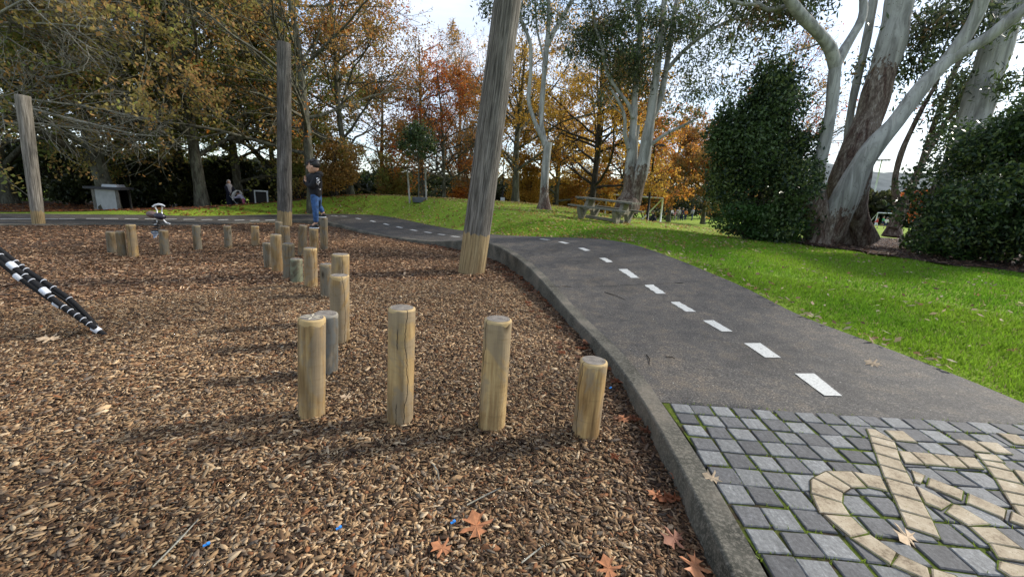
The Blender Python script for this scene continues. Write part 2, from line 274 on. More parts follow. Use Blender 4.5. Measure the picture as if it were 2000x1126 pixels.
# ------------------------------------------------------------------ terrain: thin-plate surface through measured points
cp = [tuple(P(a, b, z)) for a, b, z in [(1442,455,.47),(1571,480,.38),(1812,517,.3),(2000,536,.27),(1600,478,.38),(2000,650,.2),(1800,600,.24),(1330,443,.58),(1180,432,.67),(1063,403,1.02),(880,379,1.3),(817,392,1.05),(976,383,1.28),(1030,389,1.2),(650,400,.42),(730,391,.82),(570,411,.02),(300,412,-.02),(10,412,-.02),(450,412,-.1),(1280,435,-.06),(1750,452,.3),(1640,455,.33),(1900,480,.28)]]
cp += [(-8,27,.1),(-2,27,.7),(4,27,.8),(8,27,.1),(-14,27,-.1),(12,30,-.1),(20,35,-.2),(16,24,-.1),(-20,28,-.05),(0,36,0),(-30,40,0),(30,30,-.3),(40,50,-.3),(0,60,-.3),(80,80,-.3),(-60,60,0),(60,20,-.2),(25,10,.1),(12,2,.2),(12,-6,.2),(5,-3,.13),(-60,10,0),(9,20,.25),(-25,18,0),(14,17,.1),(22,18,-.1),(0,100,-.3),(-80,110,0)]
cp = np.array(cp); cx = cp[:, :2] / 30.
def _U(r2): return .5 * r2 * np.log(r2 + 1e-12)
K = _U(((cx[:, None] - cx[None]) ** 2).sum(2)) + np.eye(len(cp)) * 2e-4; Pm = np.hstack([np.ones((len(cp), 1)), cx]); A_ = np.block([[K, Pm], [Pm.T, np.zeros((3, 3))]])
wts = np.linalg.solve(A_, np.concatenate([cp[:, 2], np.zeros(3)]))
def tps(x, y):
    q = np.stack([x, y], 1) / 30.; o = np.zeros(len(q))
    for a in range(0, len(q), 20000):
        b = q[a:a + 20000]; o[a:a + 20000] = _U(((b[:, None] - cx[None]) ** 2).sum(2)) @ wts[:-3] + wts[-3] + b @ wts[-2:]
    return o
def ground(x, y, under=True):
    x = np.atleast_1d(np.asarray(x, float)); y = np.atleast_1d(np.asarray(y, float)); z = tps(x, y)
    r = np.hypot(x, y); k = np.clip((r - 60) / 30, 0, 1); z = z * (1 - k) - .3 * k; z = np.clip(z, -.5, 1.6)
    near = (x > -36) & (x < 9) & (y > -5) & (y < 24); s, t = pathq(x[near], y[near]); zn = z[near]
    re = ST[s, 4]; k = np.clip((t - 1) * PW / 2.2, 0, 1); k = k * k * (3 - 2 * k); zz = (re - .012) * (1 - k) + zn * k
    tin = np.clip(t, 0, 1); zz = np.where(t < 1, zprof(s, tin) - .02, zz); zz = np.where(t < .6, zprof(s, np.clip(t, 0, 1)) - .06, zz); zz = np.where(t < .25, -.12, zz)
    z[near] = zz; return z
def gz(x, y): return float(ground(x, y)[0])
def GP(px, py):
    """point of the lawn seen at a photo pixel"""
    d = ray(px, py); ts = np.concatenate([np.arange(1, 40, .05), np.arange(40, 200, 1)]); q = EYE + d * ts[:, None]; g = ground(q[:, 0], q[:, 1]); k = np.argmax(q[:, 2] < g)
    if k == 0: k = len(ts) - 1
    return np.array([q[k, 0], q[k, 1], g[k]])
def base_at(px, Y):
    p = D(px, 420, Y); x = p[0]
    for _ in range(3):
        z = gz(x, Y); d_ = (x * 0 + 1)
        # column px shifts with height because the camera is rolled
        lo, hi = -100., 100.
        for _ in range(40):
            mx_ = (lo + hi) / 2; v = np.array([mx_, Y, z]) - EYE; pxx = 1000 + F * (v @ rt) / (v @ fwd)
            if pxx < px: lo = mx_
            else: hi = mx_
        x = (lo + hi) / 2
    return np.array([x, Y, gz(x, Y)])
def grid(xs, ys):
    X, Y = np.meshgrid(xs, ys, indexing='ij'); nx, ny = len(xs), len(ys); i = np.arange(nx - 1)[:, None] * ny; j = np.arange(ny - 1)[None]
    return X.ravel(), Y.ravel(), np.stack([i + j, i + ny + j, i + ny + j + 1, i + j + 1], -1).reshape(-1, 4)
xs = np.unique(np.concatenate([np.arange(-300, -40, 20), np.arange(-40, -22, 1.), np.arange(-22, 9, .16), np.arange(9, 30, .6), np.arange(30, 80, 4), np.arange(80, 420, 20)]))
ys = np.unique(np.concatenate([np.arange(-60, -6, 6), np.arange(-6, 0, .5), np.arange(0, 24, .16), np.arange(24, 40, .6), np.arange(40, 100, 4), np.arange(100, 700, 25)]))
X, Y, Q = grid(xs, ys); Z = ground(X, Y)
lawn = tag(mesh('lawn', np.stack([X, Y, Z], 1), Q, M_lawn, smooth=True), kind='structure')
# mulch sheet
mpoly = [tuple(a) for a in ST[:, :2] + NR * .25] + [(-34, -6), (.2, -6)]
X, Y, Q = grid(np.arange(-34, 1.3, .12), np.arange(-3, 17, .12)); ok = inpoly(X, Y, mpoly); Qk = Q[ok[Q].all(1)]
def mz(x, y): return (vnoise(x, y, .9, 1) - .5) * .035 + (vnoise(x, y, 3.1, 2) - .5) * .02
tag(mesh('mulch_bed', np.stack([X, Y, mz(X, Y)], 1), Qk, M_mulch, smooth=True), kind='structure')
# ------------------------------------------------------------------ asphalt path
sel = np.arange(len(ST)); tt = np.linspace(.045, 1, 14); V = []
def ppt(i, t, dz=0.): p = ST[i, :2] + NR[i] * PW * t; return (p[0], p[1], float(zprof(i, t)) + dz)
V = [ppt(i, t) for i in sel for t in tt] ; nT = len(tt); i = np.arange(len(sel) - 1)[:, None] * nT; j = np.arange(nT - 1)[None]
Q = np.stack([i + j, i + j + 1, i + nT + j + 1, i + nT + j], -1).reshape(-1, 4)
# the stretch nearer than the paving joint is cobbled: cut the asphalt there
V = np.array(V); J0, J1 = P(1304, 786, .11), P(2000, 838, .15); jd = (J1 - J0)[:2]; jn = np.array([-jd[1], jd[0]]) / np.linalg.norm(jd)
side = ((V[:, :2] - J0[:2]) @ jn); near = (np.abs(V[:, 0]) < 6) & (V[:, 1] < 4)
first = np.where(~(near & (side < 0)).reshape(len(sel), nT).all(1))[0][0]
Vp = V.copy(); sd_ = side.reshape(len(sel), nT)
for a in range(len(sel)):
    for b in range(nT):
        k = a * nT + b
        if near[k] and side[k] < 0 and a >= first - 3: Vp[k, :2] -= jn * side[k]
Q = Q[(Q >= (first - 0) * nT - nT).all(1)]
path = tag(mesh('asphalt_path', Vp, Q, M_asph, smooth=True), kind='structure')
# lane dashes, each painted mark is a part of the path
def pz_at(x, y):
    s, t = pathq(x, y); return zprof(s, t)
def on_path(px, py):
    d = ray(px, py); ts = np.arange(1, 30, .01); q = EYE + d * ts[:, None]; s, t = pathq(q[:, 0], q[:, 1]); z = np.where((t > 0) & (t < 1), zprof(s, np.clip(t, 0, 1)), -1); k = np.argmax(q[:, 2] < z); return q[k]
def dash(corners_xy):
    a, b, c, d = [np.array(q[:2]) for q in corners_xy]; V = []; n = 8
    for i in range(n + 1):
        u = i / n
        for p in (a + (d - a) * u, b + (c - b) * u): V.append((p[0], p[1], float(pz_at(p[0], p[1])[0]) + .005))
    mesh('lane_dash', V, [(2 * i, 2 * i + 1, 2 * i + 3, 2 * i + 2) for i in range(n)], M_paint, path)
for c4 in [[(1552,730),(1590,730),(1645,774),(1610,774)],[(1453,671),(1485,671),(1525,699),(1495,699)],[(1373,626),(1394,626),(1431,648),(1410,648)],[(1310,590),(1327,590),(1360,609),(1340,609)],[(1259,557),(1276,557),(1301,574),(1283,574)],[(1208,526),(1225,526),(1249,543),(1232,543)]]:
    dash([on_path(*q) for q in c4])
def cdash(px, py):
    p = on_path(px, py); s, t = pathq(p[0], p[1]); k0 = int(s[0]); tx_ = np.array([-NR[k0][1], NR[k0][0]]); n_ = NR[k0]; c = p[:2]
    dash([c - tx_ * .17 - n_ * .055, c - tx_ * .17 + n_ * .055, c + tx_ * .17 + n_ * .055, c + tx_ * .17 - n_ * .055])
for q in [(1183,508),(1141,487),(1101,474),(1064,467.5),(653,421.5),(672,422.5),(700,427),(728,432),(754,438),(780,444),(808,449.5),(836,454),(862,458),(889,462)]: cdash(*q)
for q in [(10,427.5),(33,427.5),(65,427.5),(98,427.5),(131,427.5),(183,427),(217,427),(257,427.3),(296,427.5),(333,428),(370,428.5),(404,429),(436,429.5),(468,430),(498,430.7),(528,430)]: cdash(*q)
# expansion joint groove across the path, and fine cracks
def groove(pts, wd):
    V = []; Fq = []
    for i, p in enumerate(pts):
        d = np.array(pts[min(i + 1, len(pts) - 1)][:2]) - np.array(pts[max(i - 1, 0)][:2]); d /= np.linalg.norm(d); n_ = np.array([-d[1], d[0]]) * wd * (.6 + .8 * rng.random())
        for sgn in (-1, 1): q = np.array(p[:2]) + n_ * sgn; V.append((q[0], q[1], float(pz_at(q[0], q[1])[0]) + .004))
        if i: Fq.append((2 * i - 2, 2 * i - 1, 2 * i + 1, 2 * i))
    return V, Fq
M_groove = plain('dark_joint', (.012, .011, .01), .95)
a, b = on_path(1070, 560), on_path(1250, 556); b2 = a + (b - a) * 2.0; pts = [a + (b2 - a) * u + np.array([0, .012 * math.sin(u * 31), 0]) for u in np.linspace(0, 1, 30)]
mesh('expansion_joint', *groove(pts, .005), M_groove, path)
a, b = on_path(720, 452), on_path(830, 442); pts = [a + (b - a) * u for u in np.linspace(0, 1, 12)]; mesh('expansion_joint', *groove(pts, .01), M_groove, path)
# kerb: concrete edge with a rounded nose, from the mulch up to the path
prof = [(-.018, -1), (-.014, 0), (-.006, .5), (.0, .9), (.0015, .93), (.012, .999), (.016, 1.0), (.118, 1.0), (.122, 1.0), (.122, .8)]; V = []; Fq = []
wk = np.where(ST[:, 1] < 2.6, .11, .12); n0 = len(prof)
for i in range(len(ST)):
    zt = ST[i, 2] + .004; wb = .12 if (ST[i, 1] < 2.6 and ST[i, 0] > 0) else .125
    for (o_, h_) in prof:
        if o_ > .1: o_ = wb
        jit = .006 * math.sin(i * 1.7) * (h_ < .9)
        p = ST[i, :2] + NR[i] * (o_ * (1) + jit); z = -.1 if h_ < 0 else (zt * h_ if h_ < 1 else zt + (float(zprof(i, o_ / PW)) - ST[i, 2]) * (o_ > .1))
        V.append((p[0], p[1], z))
    if i: Fq += [((i - 1) * n0 + k, (i - 1) * n0 + k + 1, i * n0 + k + 1, i * n0 + k) for k in range(n0 - 1)]
kerb = tag(mesh('kerb', V, Fq, M_kerb, smooth=True), kind='structure')
# ------------------------------------------------------------------ cobbled paving in front
t = NT('moss_joint'); a = t.noise(50, 5, rough=.7); b = t.noise(7, 4); M_joint = t.bump(a, .8, .01).done(t.mix(t.ramp(b, [(.4, 0.), (.55, 1.)]), t.ramp(a, [(.35, (.02, .015, .01)), (.7, (.07, .05, .03))]), t.ramp(a, [(.3, (.03, .045, .006)), (.6, (.10, .135, .018)), (.75, (.18, .2, .04))])), .95, .1)
t = NT('grey_sett'); a = t.noise(60, 6, rough=.8); s_ = t.noise(12, 6, t.obj((2.6, .6, 1)), .75, 1.8); M_sett = t.bump(t.mix(.5, a, s_), .6, .006).done(t.mix(1, t.attr(), t.ramp(t.mix(.4, a, s_), [(.36, .5), (.47, .88), (.54, 1.12), (.62, 1.7)]), 'MULTIPLY'), .75, .35)
t = NT('sandstone'); a = t.noise(60, 6, rough=.85); s_ = t.noise(9, 4); vv = t.voro(75); M_sand = t.bump(a, .5, .004).done(t.mix(t.ramp(vv, [(.08, .8), (.2, 0.)]), t.ramp(t.mix(.5, a, s_), [(.38, (.17, .13, .085)), (.48, (.35, .285, .195)), (.56, (.41, .345, .245)), (.64, (.54, .475, .36))]), (.13, .09, .05)), .85, .2)
xs, ys = np.arange(.6, 4.0, .05), np.arange(-3, 2.7, .05); X, Y, Q = grid(xs, ys); sd_ = (np.stack([X, Y], 1) - J0[:2]) @ jn
s, t_ = pathq(X, Y); okv = (sd_ < .04) & (t_ > .04) & (t_ < 1.02)
paving = tag(mesh('cobbled_paving', np.stack([X, Y, zprof(s, np.clip(t_, 0, 1)) - .004], 1), Q[okv[Q].all(1)], M_joint), kind='structure')
u_ = np.array([.995, -.066]); u_ /= np.linalg.norm(u_); v_ = np.array([-.074, -.997]); v_ /= np.linalg.norm(v_); org = np.array([1.035, 2.425])
def surf(x, y): s, t = pathq(x, y); return zprof(s, np.clip(t, 0, 1))
V = []; Fq = []; Cc = []
def block(poly, h, drop=.02, inset=.006, c=None, Vl=None, Fl=None, Cl=None):
    poly = np.array(poly); ce = poly.mean(0); zb = surf(poly[:, 0], poly[:, 1]); n = len(poly); k0 = len(Vl); tl = (rng.random(2) - .5) * .03
    top = poly + (ce - poly) / np.linalg.norm(ce - poly, axis=1)[:, None] * inset
    for q, z in zip(poly, zb): Vl.append((q[0], q[1], z - drop))
    for q, z in zip(poly, zb): Vl.append((q[0], q[1], z + h - .004))
    for q, z in zip(top, zb): Vl.append((q[0], q[1], z + h + float((q - ce) @ tl)))
    for a in (0, 1):
        for i in range(n): Fl.append((k0 + a * n + i, k0 + a * n + (i + 1) % n, k0 + (a + 1) * n + (i + 1) % n, k0 + (a + 1) * n + i))
    Fl.append(tuple(k0 + 2 * n + i for i in range(n)))
    if Cl is not None: Cl += [c] * (3 * n)
for iu in range(0, 21):
    for iv in range(0, 44):
        g = .1275; o_ = org + u_ * g * iu + v_ * g * iv; j_ = .009 + .008 * rng.random(); w_ = g - j_
        off = (rng.random(2) - .5) * .009; ps = [o_ + off + u_ * a * w_ + v_ * b * w_ + (rng.random(2) - .5) * .011 for a, b in ((.0, .0), (0, 1), (1, 1), (1, 0))]
        ps = [q + u_ * j_ * .5 + v_ * j_ * .7 for q in ps]
        s, t_ = pathq([q[0] for q in ps], [q[1] for q in ps])
        if (t_ < .05).any() or (t_ > 1.0).any(): 
            if (t_ > 1.0).all() or (t_ < .05).all(): continue
            if (t_ > 1.0).any(): continue
            ps = [q + NR[a] * PW * max(0, .052 - b) for q, a, b in zip(ps, s, t_)]
        chk = (iu + iv) % 2; c = (.155, .158, .155) if chk == 0 else (.085, .085, .086); kf = .8 + .45 * rng.random(); c = tuple(a * kf for a in c)
        block(ps, .004, c=c, Vl=V, Fl=Fq, Cl=Cc)
mesh('grey_setts', V, Fq, M_sett, paving, col=np.array(Cc))
A1 = lambda L_: [(1250 + a / 2.6667, 760 + b / 2.6667) for a, b in L_]; A2 = lambda L_: [(1600 + a / 4.5775, 880 + b / 4.5775) for a, b in L_]
blk = [A1(q) for q in [[(1180,202),(1225,207),(1330,272),(1195,238)],[(1196,242),(1326,274),(1340,308),(1206,274)],[(1208,279),(1341,313),(1356,367),(1226,327)],[(1229,332),(1358,373),(1390,429),(1246,387)],[(1249,392),(1392,434),(1426,497),(1271,454)],[(1276,460),(1430,502),(1470,581),(1311,539)],[(1315,545),(1473,587),(1518,671),(1351,624)],[(1354,630),(1522,677),(1563,770),(1390,712)],
 [(1275,210),(1370,215),(1445,273),(1335,263)],[(1345,317),(1404,323),(1478,386),(1382,380)],[(1410,323),(1518,333),(1602,396),(1487,388)],[(1527,334),(1640,346),(1708,406),(1611,399)],[(1647,347),(1745,354),(1793,410),(1716,405)],
 [(1640,258),(1740,268),(1828,328),(1745,318)],[(1748,269),(1860,276),(1943,335),(1852,328)],[(1748,330),(1855,338),(1900,380),(1778,362)],[(1778,367),(1893,385),(1938,424),(1802,392)],[(1803,398),(1943,431),(1990,491),(1847,455)],[(1852,462),(1995,497),(2058,559),(1887,524)],[(1893,531),(2060,566),(2110,622),(1932,590)],[(1938,597),(2112,629),(2170,700),(1985,660)],
 [(1107,425),(1252,450),(1290,526),(1188,504)],[(972,422),(1101,425),(1179,507),(1102,506)],[(904,457),(967,425),(1097,509),(1060,533)],[(890,472),(900,461),(1056,537),(1053,586),(891,537)],[(893,544),(1054,591),(1094,653),(936,638)],[(957,648),(1100,660),(1188,743),(1097,766)],[(1102,772),(1196,753),(1334,845),(1305,906)],[(1352,857),(1498,925),(1518,998),(1313,910)],[(1517,928),(1640,965),(1760,1040),(1528,1008)],
 [(1945,415),(2000,425),(2080,500),(1998,480)],[(1860,225),(1960,235),(2040,290),(1950,280)]]]
blk += [A2(q) for q in [[(825,168),(947,216),(908,288),(862,270)],[(985,238),(1288,352),(1272,433),(967,310)],[(1337,378),(1668,522),(1652,598),(1322,460)],[(1727,538),(1900,622),(1900,692),(1707,620)],[(872,312),(1183,461),(1093,518),(947,460)],[(1200,472),(1250,482),(1528,650),(1330,663),(1132,545)],[(1342,673),(1568,682),(1818,868),(1502,815)],[(1522,822),(1850,890),(1930,1000),(1602,950)],[(1612,977),(1900,1045),(1960,1126),(1720,1126),(1602,1052)]]]
V = []; Fq = []; Vj = []; Fj = []
for q in blk:
    w2 = []
    for (a, b) in q:
        p = P(a, b, .118)
        for _ in range(3): p = P(a, b, float(surf(p[0], p[1])[0]) + .011)
        w2.append(p[:2])
    w2 = np.array(w2)
    if np.cross(w2[1] - w2[0], w2[2] - w2[1]) < 0: w2 = w2[::-1]
    block(w2, .013, c=None, Vl=V, Fl=Fq); ce = w2.mean(0); big_ = w2 + (w2 - ce) / np.linalg.norm(w2 - ce, axis=1)[:, None] * .006; k0 = len(Vj); z_ = surf(big_[:, 0], big_[:, 1]) + .0072 + .00005 * len(Fj)
    Vj += [(a[0], a[1], b) for a, b in zip(big_, z_)]; Fj.append(tuple(range(k0, k0 + len(big_))))
mesh('sandstone_setts', V, Fq, M_sand, paving); mesh('mossy_joints', Vj, Fj, M_joint, paving)
r = np.random.default_rng(90); n = 5200; iu_ = r.integers(0, 20, n); iv_ = r.integers(0, 22, n); q1 = r.random(n); hor = r.random(n) < .5
gp_ = org + u_ * (.1275 * (iu_ + np.where(hor, q1, -.02)))[:, None] + v_ * (.1275 * (iv_ + np.where(hor, -.02, q1)))[:, None]; kk_ = vnoise(gp_[:, 0], gp_[:, 1], 5, 9) > .45; gp_ = gp_[kk_]; s, t_ = pathq(gp_[:, 0], gp_[:, 1]); gp_ = gp_[(t_ > .05) & (t_ < 1)]; n = len(gp_); zz_ = surf(gp_[:, 0], gp_[:, 1])
a_ = r.uniform(0, 6.283, n); hh_ = r.uniform(.006, .02, n); wx = np.cos(a_) * .0022; wy = np.sin(a_) * .0022; lx = r.normal(0, .008, n); ly = r.normal(0, .008, n)
V = np.stack([np.stack([gp_[:, 0] - wx, gp_[:, 1] - wy, zz_ - .004], 1), np.stack([gp_[:, 0] + wx, gp_[:, 1] + wy, zz_ - .004], 1), np.stack([gp_[:, 0] + lx, gp_[:, 1] + ly, zz_ + hh_], 1)], 1).reshape(-1, 3); c = np.array([[.2, .28, .03]]) * r.uniform(.5, 1.4, (n, 1)); tag(mesh('moss', V, np.arange(n * 3).reshape(-1, 3), M_blade, col=np.repeat(c, 3, 0)), 'tufts of moss and grass in the joints of the cobbles', 'moss', kind='stuff')
# ------------------------------------------------------------------ timber stumps and tall logs
def post(name, base, top, r0, r1, mat, endmat, parts='cut_top', seg=40, cut=0., wob=.012, rings=14, cham=.012):
    """a log standing at base with its own local frame along its axis"""
    base = np.array(base, float); top = np.array(top, float); ax = top - base; Lh = np.linalg.norm(ax); V = []; ph = rng.random(6) * 6.3
    def R(a, z): return 1 + wob * (math.sin(2 * a + ph[0]) + .6 * math.sin(3 * a + ph[1] + z * 2) + .4 * math.sin(5 * a + ph[2] - z * 3))
    zs = list(np.linspace(-.15, Lh - cham, rings)) + [Lh - cham * .3, Lh]
    for k, z in enumerate(zs):
        u = max(0, z / Lh); r = r0 + (r1 - r0) * u
        if k == len(zs) - 2: r -= cham * .25
        if k == len(zs) - 1: r -= cham
        for j in range(seg):
            a = 2 * math.pi * j / seg; rr = r * R(a, z); x = rr * math.cos(a); y = rr * math.sin(a); V.append((x, y, z + (cut * x / r if k >= len(zs) - 3 else 0)))
    Fq = [((i) * seg + j, i * seg + (j + 1) % seg, (i + 1) * seg + (j + 1) % seg, (i + 1) * seg + j) for i in range(len(zs) - 1) for j in range(seg)]
    o = mesh(name, V, Fq, mat, smooth=True)
    n = (len(zs) - 1) * seg; tv = [tuple(V[n + j]) for j in range(seg)]; tv = [(x, y, z + .001) for x, y, z in tv] + [(x * .5, y * .5, Lh + .002 + cut * x * .5 / r1) for x, y, z in tv] + [(0, 0, Lh + .002)]
    tf = [(j, (j + 1) % seg, seg + (j + 1) % seg, seg + j) for j in range(seg)] + [(seg + j, seg + (j + 1) % seg, 2 * seg) for j in range(seg)]
    e = mesh(parts, tv, tf, endmat, smooth=True); e.parent = o
    q = Vector(ax).to_track_quat('Z', 'Y'); o.rotation_mode = 'QUATERNION'; o.rotation_quaternion = q; o.location = tuple(base); return o
def stump(base, top, wpx, mat, label, group):
    b = P(*base, 0.); b[2] = mz(b[0], b[1]); t_ = D(top[0], top[1], b[1] + .0); r = PC(wpx, (b + t_) / 2) / 2; o = post('timber_stump', b, t_, r, r * .985, mat, M_end); o['rim'] = float(np.linalg.norm(t_ - b)); tag(o, label, 'stump', group); return o, b, t_, r
GS = 'timber stepping stumps in the bark mulch'
SL = [((609,812),(609.5,619),54.5,M_pine,'front left yellow stump with a pale star-shaped split on its top'),
 ((637,727),(637,611),49,M_grey,'blue grey weathered stump tucked behind the front left stump'),
 ((781,818),(785,600),52.5,M_pine,'tall stump with two long dark cracks, second from left in front row'),
 ((960,834),(973.5,622),53,M_pine,'blotchy stump with grey stains and knot, third in front row'),
 ((1143,848),(1160,703),55,M_pine,'short front row stump nearest the kerb, with clear growth rings'),
 ((664,668),(663,537),39,M_pine,'tall yellow stump directly behind the grey stump'),
 ((665,632),(664.8,496),35,M_pine,'yellow stump with dark crack just beyond the tall stump, half hidden'),
 ((640,580),(637,515),27,M_pineg,'short stump in the left shadow of a taller yellow one'),
 ((608,562),(606,484),27,M_pine,'cracked tan stump at the near right of the far cluster'),
 ((580,552),(578.6,505),25,M_green,'shortest stump of the far cluster, with a pale green stain'),
 ((565,543),(563.4,475),24,M_pineg,'brown stump behind the short green stained one'),
 ((542,531),(538.5,457.5),23,M_pine,'tallest yellow stump at left side of the cluster'),
 ((526,524),(522,474),20,M_pineg,'dull stump peeking out at the far left of the cluster'),
 ((559,504),(556,441.5),20,M_pineg,'stump in front of the upright square cut log'),
 ((546,482),(544,432.5),15,M_pineg,'slim knotty stump at the foot of the upright square cut log'),
 ((590,499),(592,439.5),17.5,M_pineg,'reddish brown stump left of the child'),
 ((614,492),(612.5,446),18,M_pine,'stump under the front foot of the child'),
 ((633,486),(632.5,425),15.2,M_pineg,'dark stump under the back foot of the child'),
 ((219,494),(215,452),19,M_pineg,'short stump with a pale chip at left end of the back row'),
 ((240,500),(234.5,451.5),20,M_pineg,'second stump from left in back row, between two others'),
 ((262,501),(255,438),20.5,M_pine,'tallest stump of the three packed together in back row'),
 ((322,497),(319,449.5),19.5,M_pineg,'stump standing in front of the spring rider'),
 ((387,488),(383,439.8),17.5,M_pineg,'stump right of the spring rider in back row'),
 ((446.5,485),(444,441),16,M_pineg,'stump with a pale right edge in back row'),
 ((499,481),(498,441),16,M_pine,'right end stump of the back row')]
STUMPS = []
for b, t_, w_, m_, l_ in SL: STUMPS.append(stump(b, t_, w_, m_, l_, GS))
# the star split on the first stump
o, b, t_, r = STUMPS[0]; g = G(); zt = np.linalg.norm(t_ - b) + .004
for a in (.3, 1.3, 2.2, 3.3, 4.4, 5.4):
    c_, s_ = math.cos(a), math.sin(a); g.add([(0, 0, zt), (c_ * r * .45 - s_ * .008, s_ * r * .45 + c_ * .008, zt), (c_ * r * .85, s_ * r * .85, zt - .0005), (c_ * r * .45 + s_ * .008, s_ * r * .45 - c_ * .008, zt)], [(0, 1, 2, 3)])
e = g.make('star_split', plain('pale_wood', (.45, .40, .30), .9)); e.parent = o
GL = 'tall upright play logs'
def log(base, top, wb, wt, sleeve, label, cut=.0, lift=0):
    b = P(*base, 0.); t_ = D(top[0], top[1], b[1] + lift); o = post('tall_log', b, t_, PC(wb, b) / 2, PC(wt, t_) / 2, M_log, M_end, rings=30, cut=cut, cham=.01, wob=.02); o['sleeve'] = float(sleeve) + .13; o['wear'] = {51: .35, 30: .12, 28: .85}[wb]; return tag(o, label, 'log post', GL)
log((921,532), (991,3), 51, 53, .72, 'huge leaning weathered log beside the path bend', cut=-.25)
log((556,441), (554.5,84), 30, 29, .55, 'upright grey log with a flat top behind the stepping stumps')
log((76,440), (44,186), 28, 35, .42, 'grey log leaning left at the far edge of the mulch')
# ------------------------------------------------------------------ wood chips
def scatter_chips(n, dmin, dmax, size, thick, seed):
    r = np.random.default_rng(seed); th = r.uniform(rad(33), rad(150), n * 2); d = np.sqrt(r.uniform(dmin ** 2, dmax ** 2, n * 2)); x = d * np.cos(th); y = d * np.sin(th)
    mp_ = [tuple(a) for a in ST[:, :2]] + [(-34, -6), (.2, -6)]; k = inpoly(x, y, mp_) & (x > -17); x, y = x[k][:n], y[k][:n]; n = len(x)
    L_ = size * r.uniform(.45, 1.25, n) * np.where(r.random(n) < .06, 1.8, 1); Wd = L_ * r.uniform(.13, .36, n); T_ = L_ * r.uniform(.03, .07, n) + .0008; L_ = L_ * np.where(r.random(n) < .25, .5, 1)
    yaw = r.uniform(0, 6.283, n); pit = r.normal(0, .2, n); rol = r.normal(0, .32, n)
    ax = np.stack([np.cos(yaw) * np.cos(pit), np.sin(yaw) * np.cos(pit), np.sin(pit)], 1); up_ = np.stack([-np.cos(yaw) * np.sin(pit), -np.sin(yaw) * np.sin(pit), np.cos(pit)], 1); sd = np.cross(up_, ax)
    s2 = sd * np.cos(rol)[:, None] + up_ * np.sin(rol)[:, None]; u2 = np.cross(ax, s2)
    c = np.stack([x, y, mz(x, y) + .002 + r.random(n) ** 1.5 * size * .42 + .012 * (vnoise(x, y, 9, 21) - .4)], 1)
    sk = r.uniform(-.25, .25, n)
    if dmin < 6:
        for _o, b_, _t, r_ in STUMPS:
            dd = np.hypot(x - b_[0], y - b_[1]) - r_; c[:, 2] += np.where(dd < .1, .022 * np.clip(1 - np.abs(dd) / .1, 0, 1) * r.random(n), 0)
    loc = [(-.5, 0), (-.28, .5), (.25, .5), (.5, 0), (.28, -.5), (-.25, -.5)]
    def vert(a, b, h): return c + ax * (L_ * (a + sk * b * .5))[:, None] + s2 * (Wd * b)[:, None] + u2 * (T_ * h)[:, None]
    vs_ = [vert(a, b, .5 if abs(a) < .4 else .2) for a, b in loc]
    if thick: vs_ += [vert(a, b, -.5) for a, b in loc]
    k = len(vs_); V = np.stack(vs_, 1).reshape(-1, 3); o_ = np.arange(n)[:, None] * k
    Fs = [o_ + np.array([[0, 1, 2, 3]]), o_ + np.array([[0, 3, 4, 5]])]
    if thick: Fs += [o_ + np.array([[i, 6 + i, 6 + (i + 1) % 6, (i + 1) % 6]]) for i in range(6)]
    pal = np.array([(.36, .235, .125), (.48, .345, .205), (.23, .135, .07), (.12, .072, .04), (.06, .036, .022), (.60, .47, .31), (.27, .205, .145), (.22, .10, .045), (.14, .115, .09)]); pr = np.array([.18, .14, .18, .17, .13, .05, .07, .05, .03]); pr = pr / pr.sum()
    ci = pal[r.choice(len(pal), n, p=pr)] * r.uniform(.7, 1.2, (n, 1)); red = np.clip((d[:n] - 5) / 6, 0, 1)[:, None]; ci = ci * (1 - red * np.array([.0, .12, .15]))
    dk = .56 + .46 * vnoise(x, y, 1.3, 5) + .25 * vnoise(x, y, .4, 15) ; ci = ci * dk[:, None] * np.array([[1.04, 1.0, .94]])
    # chips turn darker and slightly redder towards the kerb
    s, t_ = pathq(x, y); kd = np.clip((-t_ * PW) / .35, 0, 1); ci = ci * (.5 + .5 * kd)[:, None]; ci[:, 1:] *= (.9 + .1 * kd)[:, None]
    return V, [f.reshape(-1, 4) for f in Fs], np.repeat(ci, k, 0)
for i, (n, a, b, s_, th) in enumerate([(78000, .7, 3.2, .0355, True), (120000, 3.2, 6.5, .038, True), (140000, 6.5, 12, .05, False), (85000, 12, 20, .062, False)]):
    V, Fs, Cc = scatter_chips(n, a, b, s_, th, 20 + i); tag(mesh('wood_chips', V, Fs, M_chip, col=Cc), 'loose brown and tan wood chips covering the play area ' + ['in front of the camera', 'around the near stumps', 'around the far stump cluster', 'along the far kerb'][i], 'wood chips', kind='stuff')
